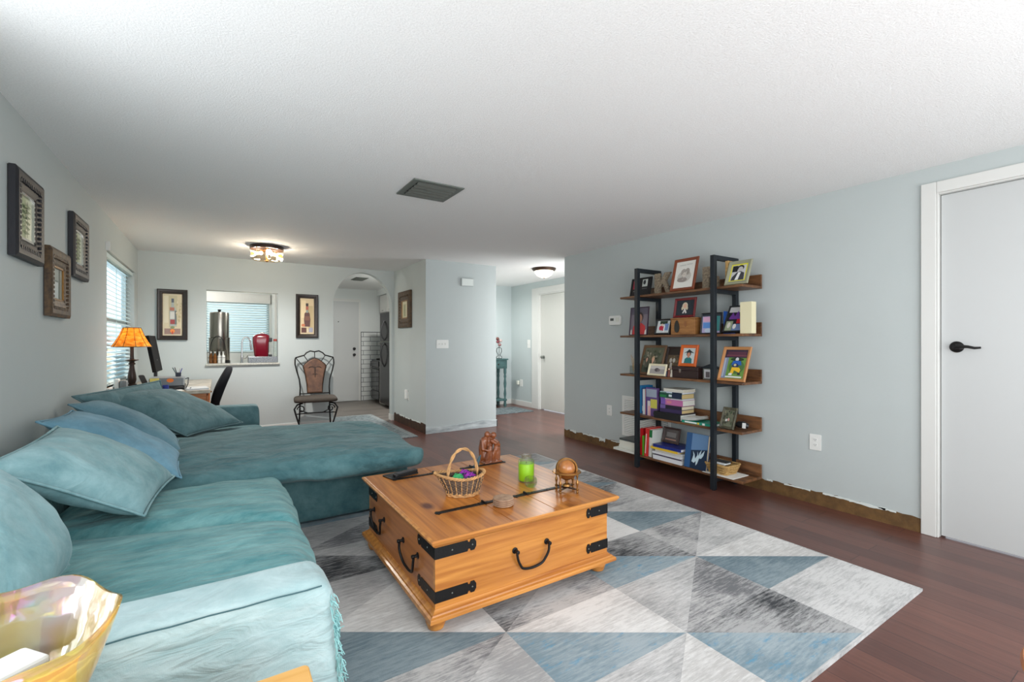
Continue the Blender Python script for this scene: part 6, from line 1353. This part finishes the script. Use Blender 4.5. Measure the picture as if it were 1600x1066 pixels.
MB().mat('black_iron').tube([back(x * 1.02, z) for x, z in panel], .007, 6, True).build('panel_rim', dc, smooth=3)
b = MB().mat('motif')
for s in (-1, 1): b.tube([Vector(back(s * x, z)) - Vector((0, .02, 0)) for x, z in ((0, .9), (.03, .925), (.07, .92), (.085, .905))], .005, 5).tube([Vector(back(s * x, z)) - Vector((0, .02, 0)) for x, z in ((0, .8), (.02, .82), (.035, .81))], .004, 5)
b.tube([Vector(back(0, z)) - Vector((0, .02, 0)) for z in (.93, .88, .82, .77)], [.004, .008, .006, .003], 6); b.build('leather_motif', dc)
for (xa, za, xb, zb) in ((-.155, .93, -.25, 1.05), (-.09, 1.0, -.145, 1.088), (0, 1.045, 0, 1.14), (.09, 1.0, .145, 1.088), (.155, .93, .25, 1.05)): MB().mat('black_iron').rod(back(xa, za), back(xb, zb), .006, n=6).build('spoke', dc)
MB().mat('black_iron').rod(back(-.2, .535), back(.2, .535), .008, n=8).build('lower_rail', dc)
for s in (-1, 1):
    MB().mat('black_iron').tube([dcp(s * .2, .2, .51), dcp(s * .2, .2, .3), dcp(s * .21, .22, .12), dcp(s * .22, .25, .006)], .011, 8).build('leg', dc, smooth=3)
    fl = MB().mat('black_iron').tube([dcp(s * .17, -.15, .44), dcp(s * .24, -.18, .425), dcp(s * .275, -.2, .37), dcp(s * .25, -.19, .27), dcp(s * .215, -.19, .15), dcp(s * .24, -.21, .006)], .012, 8).build('leg', dc, smooth=3)
    MB().mat('black_iron').tube([dcp(s * (.19 + .05 * math.cos(t) * (1 - t / 11)), -.18, .36 + .055 * math.sin(t) * (1 - t / 11)) for t in [.3 * k for k in range(26)]], .008, 6).build('scroll', fl, smooth=3)
MB().mat('black_iron').tube([dcp(-.2, .2, .3), dcp(-.1, 0, .28), dcp(.1, 0, .28), dcp(.2, .2, .3)], .008, 6).tube([dcp(-.245, -.19, .3), dcp(-.1, 0, .28)], .008, 6).tube([dcp(.245, -.19, .3), dcp(.1, 0, .28)], .008, 6).build('stretcher', dc, smooth=3)

# ------------------------------------------------------------------ hallway console and decor
mat('teal_paint', (58, 92, 92), .5, var=.2, vscale=12)
cn = thing('console_table', (4.4, 7.9, 0), 'teal painted console table with turned legs at the hallway end', 'table')
cx0, cx1, cy0, cy1 = 3.9, 4.84, 7.74, 8.06
MB().mat('teal_paint').box(cx0, cx1 + .02, cy0 - .02, cy1, .93, .955).build('tabletop', cn, bevel=.005)
MB().mat('teal_paint').box(cx0 + .02, cx1, cy0, cy1, .76, .929).build('apron', cn, bevel=.002)
for x in (4.02, 4.46):
    d_ = MB().mat('teal_paint').box(x, x + .34, cy0 - .012, cy0, .79, .9).build('drawer', cn, bevel=.004); MB().mat('dark_bronze').ball((x + .17, cy0 - .025, .845), .014, 10, 8).build('knob', d_)
MB().mat('teal_paint').box(cx0 + .02, cx1, cy0, cy1, .12, .15).build('lower_shelf', cn, bevel=.004)
for x in (cx0 + .05, cx1 - .03):
    for y in (cy0 + .03, cy1 - .03): MB().mat('teal_paint').lathe([(.028, 0), (.03, .06), (.022, .1), (.03, .118), (.03, .152), (.018, .17), (.028, .26), (.016, .36), (.024, .4), (.03, .46), (.018, .56), (.028, .6), (.02, .64), (.03, .68), (.03, .759)], (x, y, 0), 16).build('leg', cn, smooth=SM)
vs_ = thing('flower_stand', (4.74, 7.86, .9555), 'black wire scroll stand with dusty pink flowers on the teal console', 'flower stand')
for s in (-1, 1): MB().mat('black_iron').tube([(4.74 + s * .05, 7.88, .96), (4.74 + s * .07, 7.88, .98), (4.74 + s * .02, 7.88, 1.02), (4.74 + s * .06, 7.88, 1.1), (4.74 + s * .05, 7.88, 1.16), (4.74, 7.88, 1.18)], .006, 6).build('scroll', vs_, smooth=3)
MB().mat('black_iron').lathe([(.05, 0), (.05, .005)], (4.74, 7.86, .9555), 16).rod((4.74, 7.88, .956), (4.74, 7.88, 1.2), .005, n=6).build('stem', vs_)
for k, (dx, dz_, c) in enumerate(((0, 0, (150, 110, 110)), (-.04, .06, (120, 60, 66)), (.02, .08, (196, 176, 172)), (-.05, .12, (110, 66, 60)))): MB().mat(C(c)).ball((4.74 + dx, 7.86, 1.23 + dz_), .036, 10, 8, 1, 1, .9).build('flower', vs_, smooth=3)
picture('picture_frame', 'dark framed picture on the hallway wall, only its edge visible', 'picture', (3.95, YFAR - .005, 1.38), (1, 0, 0), (0, 0, 1), .62, .48, .05, .03, 'dark_frame', [((120, 116, 108), SQ)])

# ------------------------------------------------------------------ foreground: side table with glass bowl, round table
stb = thing('side_table', (-.3, .8, 0), 'light varnished wood side table beside the near sofa arm, holding the bowl', 'table')
TT = .6
MB().mat('pine_light').prism(rounded(-.78, .162, .5, 1.055, .012, 4), TT - .03, TT, 'z').build('tabletop', stb, bevel=.006, seg=3)
MB().mat('pine_light').box(-.74, .11, .55, .99, TT - .11, TT - .031).build('apron', stb)
for x in (-.74, .09):
    for y in (.56, .965): MB().mat('pine_light').prism([(x - .02, y - .02), (x + .02, y - .02), (x + .02, y + .02), (x - .02, y + .02)], 0, TT - .111, 'z').build('leg', stb, bevel=.003)
bw = thing('glass_bowl', (-.315, .985, TT + .0005), 'iridescent amber glass bowl with scalloped rim at the lower left', 'bowl')
bcx, bcy, bh = -.315, .985, .235
def bowl_rows(off):
    rows = []
    for k in range(15):
        t = k / 14; r = .045 + (.178 - .045) * t ** .62 - off; z = .012 + bh * t ** 1.25 + (off if k == 0 else 0)
        rows.append([(bcx + (r * (1 + .022 * t ** 3 * math.cos(6 * a))) * math.cos(a), bcy + (r * (1 + .022 * t ** 3 * math.cos(6 * a))) * math.sin(a), TT + .001 + z + .007 * t ** 4 * math.cos(6 * a)) for a in [2 * PI * j / 72 for j in range(72)]])
    return rows
ro, ri = bowl_rows(0), bowl_rows(.004)
b = MB().mat('carnival_amber').ring(ro + [ri[-1]], True, False); b._add([p for p in ro[0]], [tuple(range(72))])
b.mat('carnival_glass').ring(ri, True, False); b._add([p for p in ri[0]], [tuple(range(72))])
b.build('bowl_body', bw, smooth=3)
MB().mat('carnival_glass').lathe([(.05, 0), (.052, .004), (.044, .011), (.001, .011)], (bcx, bcy, TT + .0005), 36).build('foot_ring', bw, smooth=SM)
for k, (x, y, z, sx_b, sy_b, sz_b, rz_b, lab) in enumerate(((-.32, .99, .1, .1, .085, .05, .3, 'white wrapped block at the bottom of the glass bowl'), (-.375, .955, .165, .11, .075, .05, -.2, 'white wrapped block lying left in the glass bowl'), (-.27, .985, .152, .085, .065, .045, .7, 'white wrapped block lying right in the glass bowl'), (-.34, 1.055, .155, .08, .055, .05, 1.2, 'small white block at the back of the glass bowl'))):
    o = MB().mat('white_paper').at(Matrix.Translation((x, y, TT + z)) @ Matrix.Rotation(rz_b, 4, 'Z')).box(-sx_b / 2, sx_b / 2, -sy_b / 2, sy_b / 2, 0, sz_b).build('paper_packet', bevel=.008, seg=3)
    tag(o, lab, 'packet', 'white packets in the glass bowl')
rt = thing('round_table', (1.76, -.06, 0), 'round orange wood table whose edge shows at the lower right corner', 'table')
MB().mat('orange_wood').lathe([(.001, .465), (.33, .465), (.345, .472), (.35, .485), (.345, .497), (.335, .5), (.001, .5)], (1.76, -.06, 0), 64).build('tabletop', rt, smooth=.5)
MB().mat('orange_wood').lathe([(.03, .02), (.035, .1), (.05, .2), (.03, .3), (.04, .4), (.07, .4645)], (1.76, -.06, 0), 24).build('pedestal', rt, smooth=SM)
for k in range(3): a = 2 * PI * k / 3 + .4; MB().mat('orange_wood').tube([(1.76 + .03 * math.cos(a), -.06 + .03 * math.sin(a), .12), (1.76 + .15 * math.cos(a), -.06 + .15 * math.sin(a), .08), (1.76 + .26 * math.cos(a), -.06 + .26 * math.sin(a), .02)], [.03, .024, .02], 10).build('leg', rt, smooth=SM)
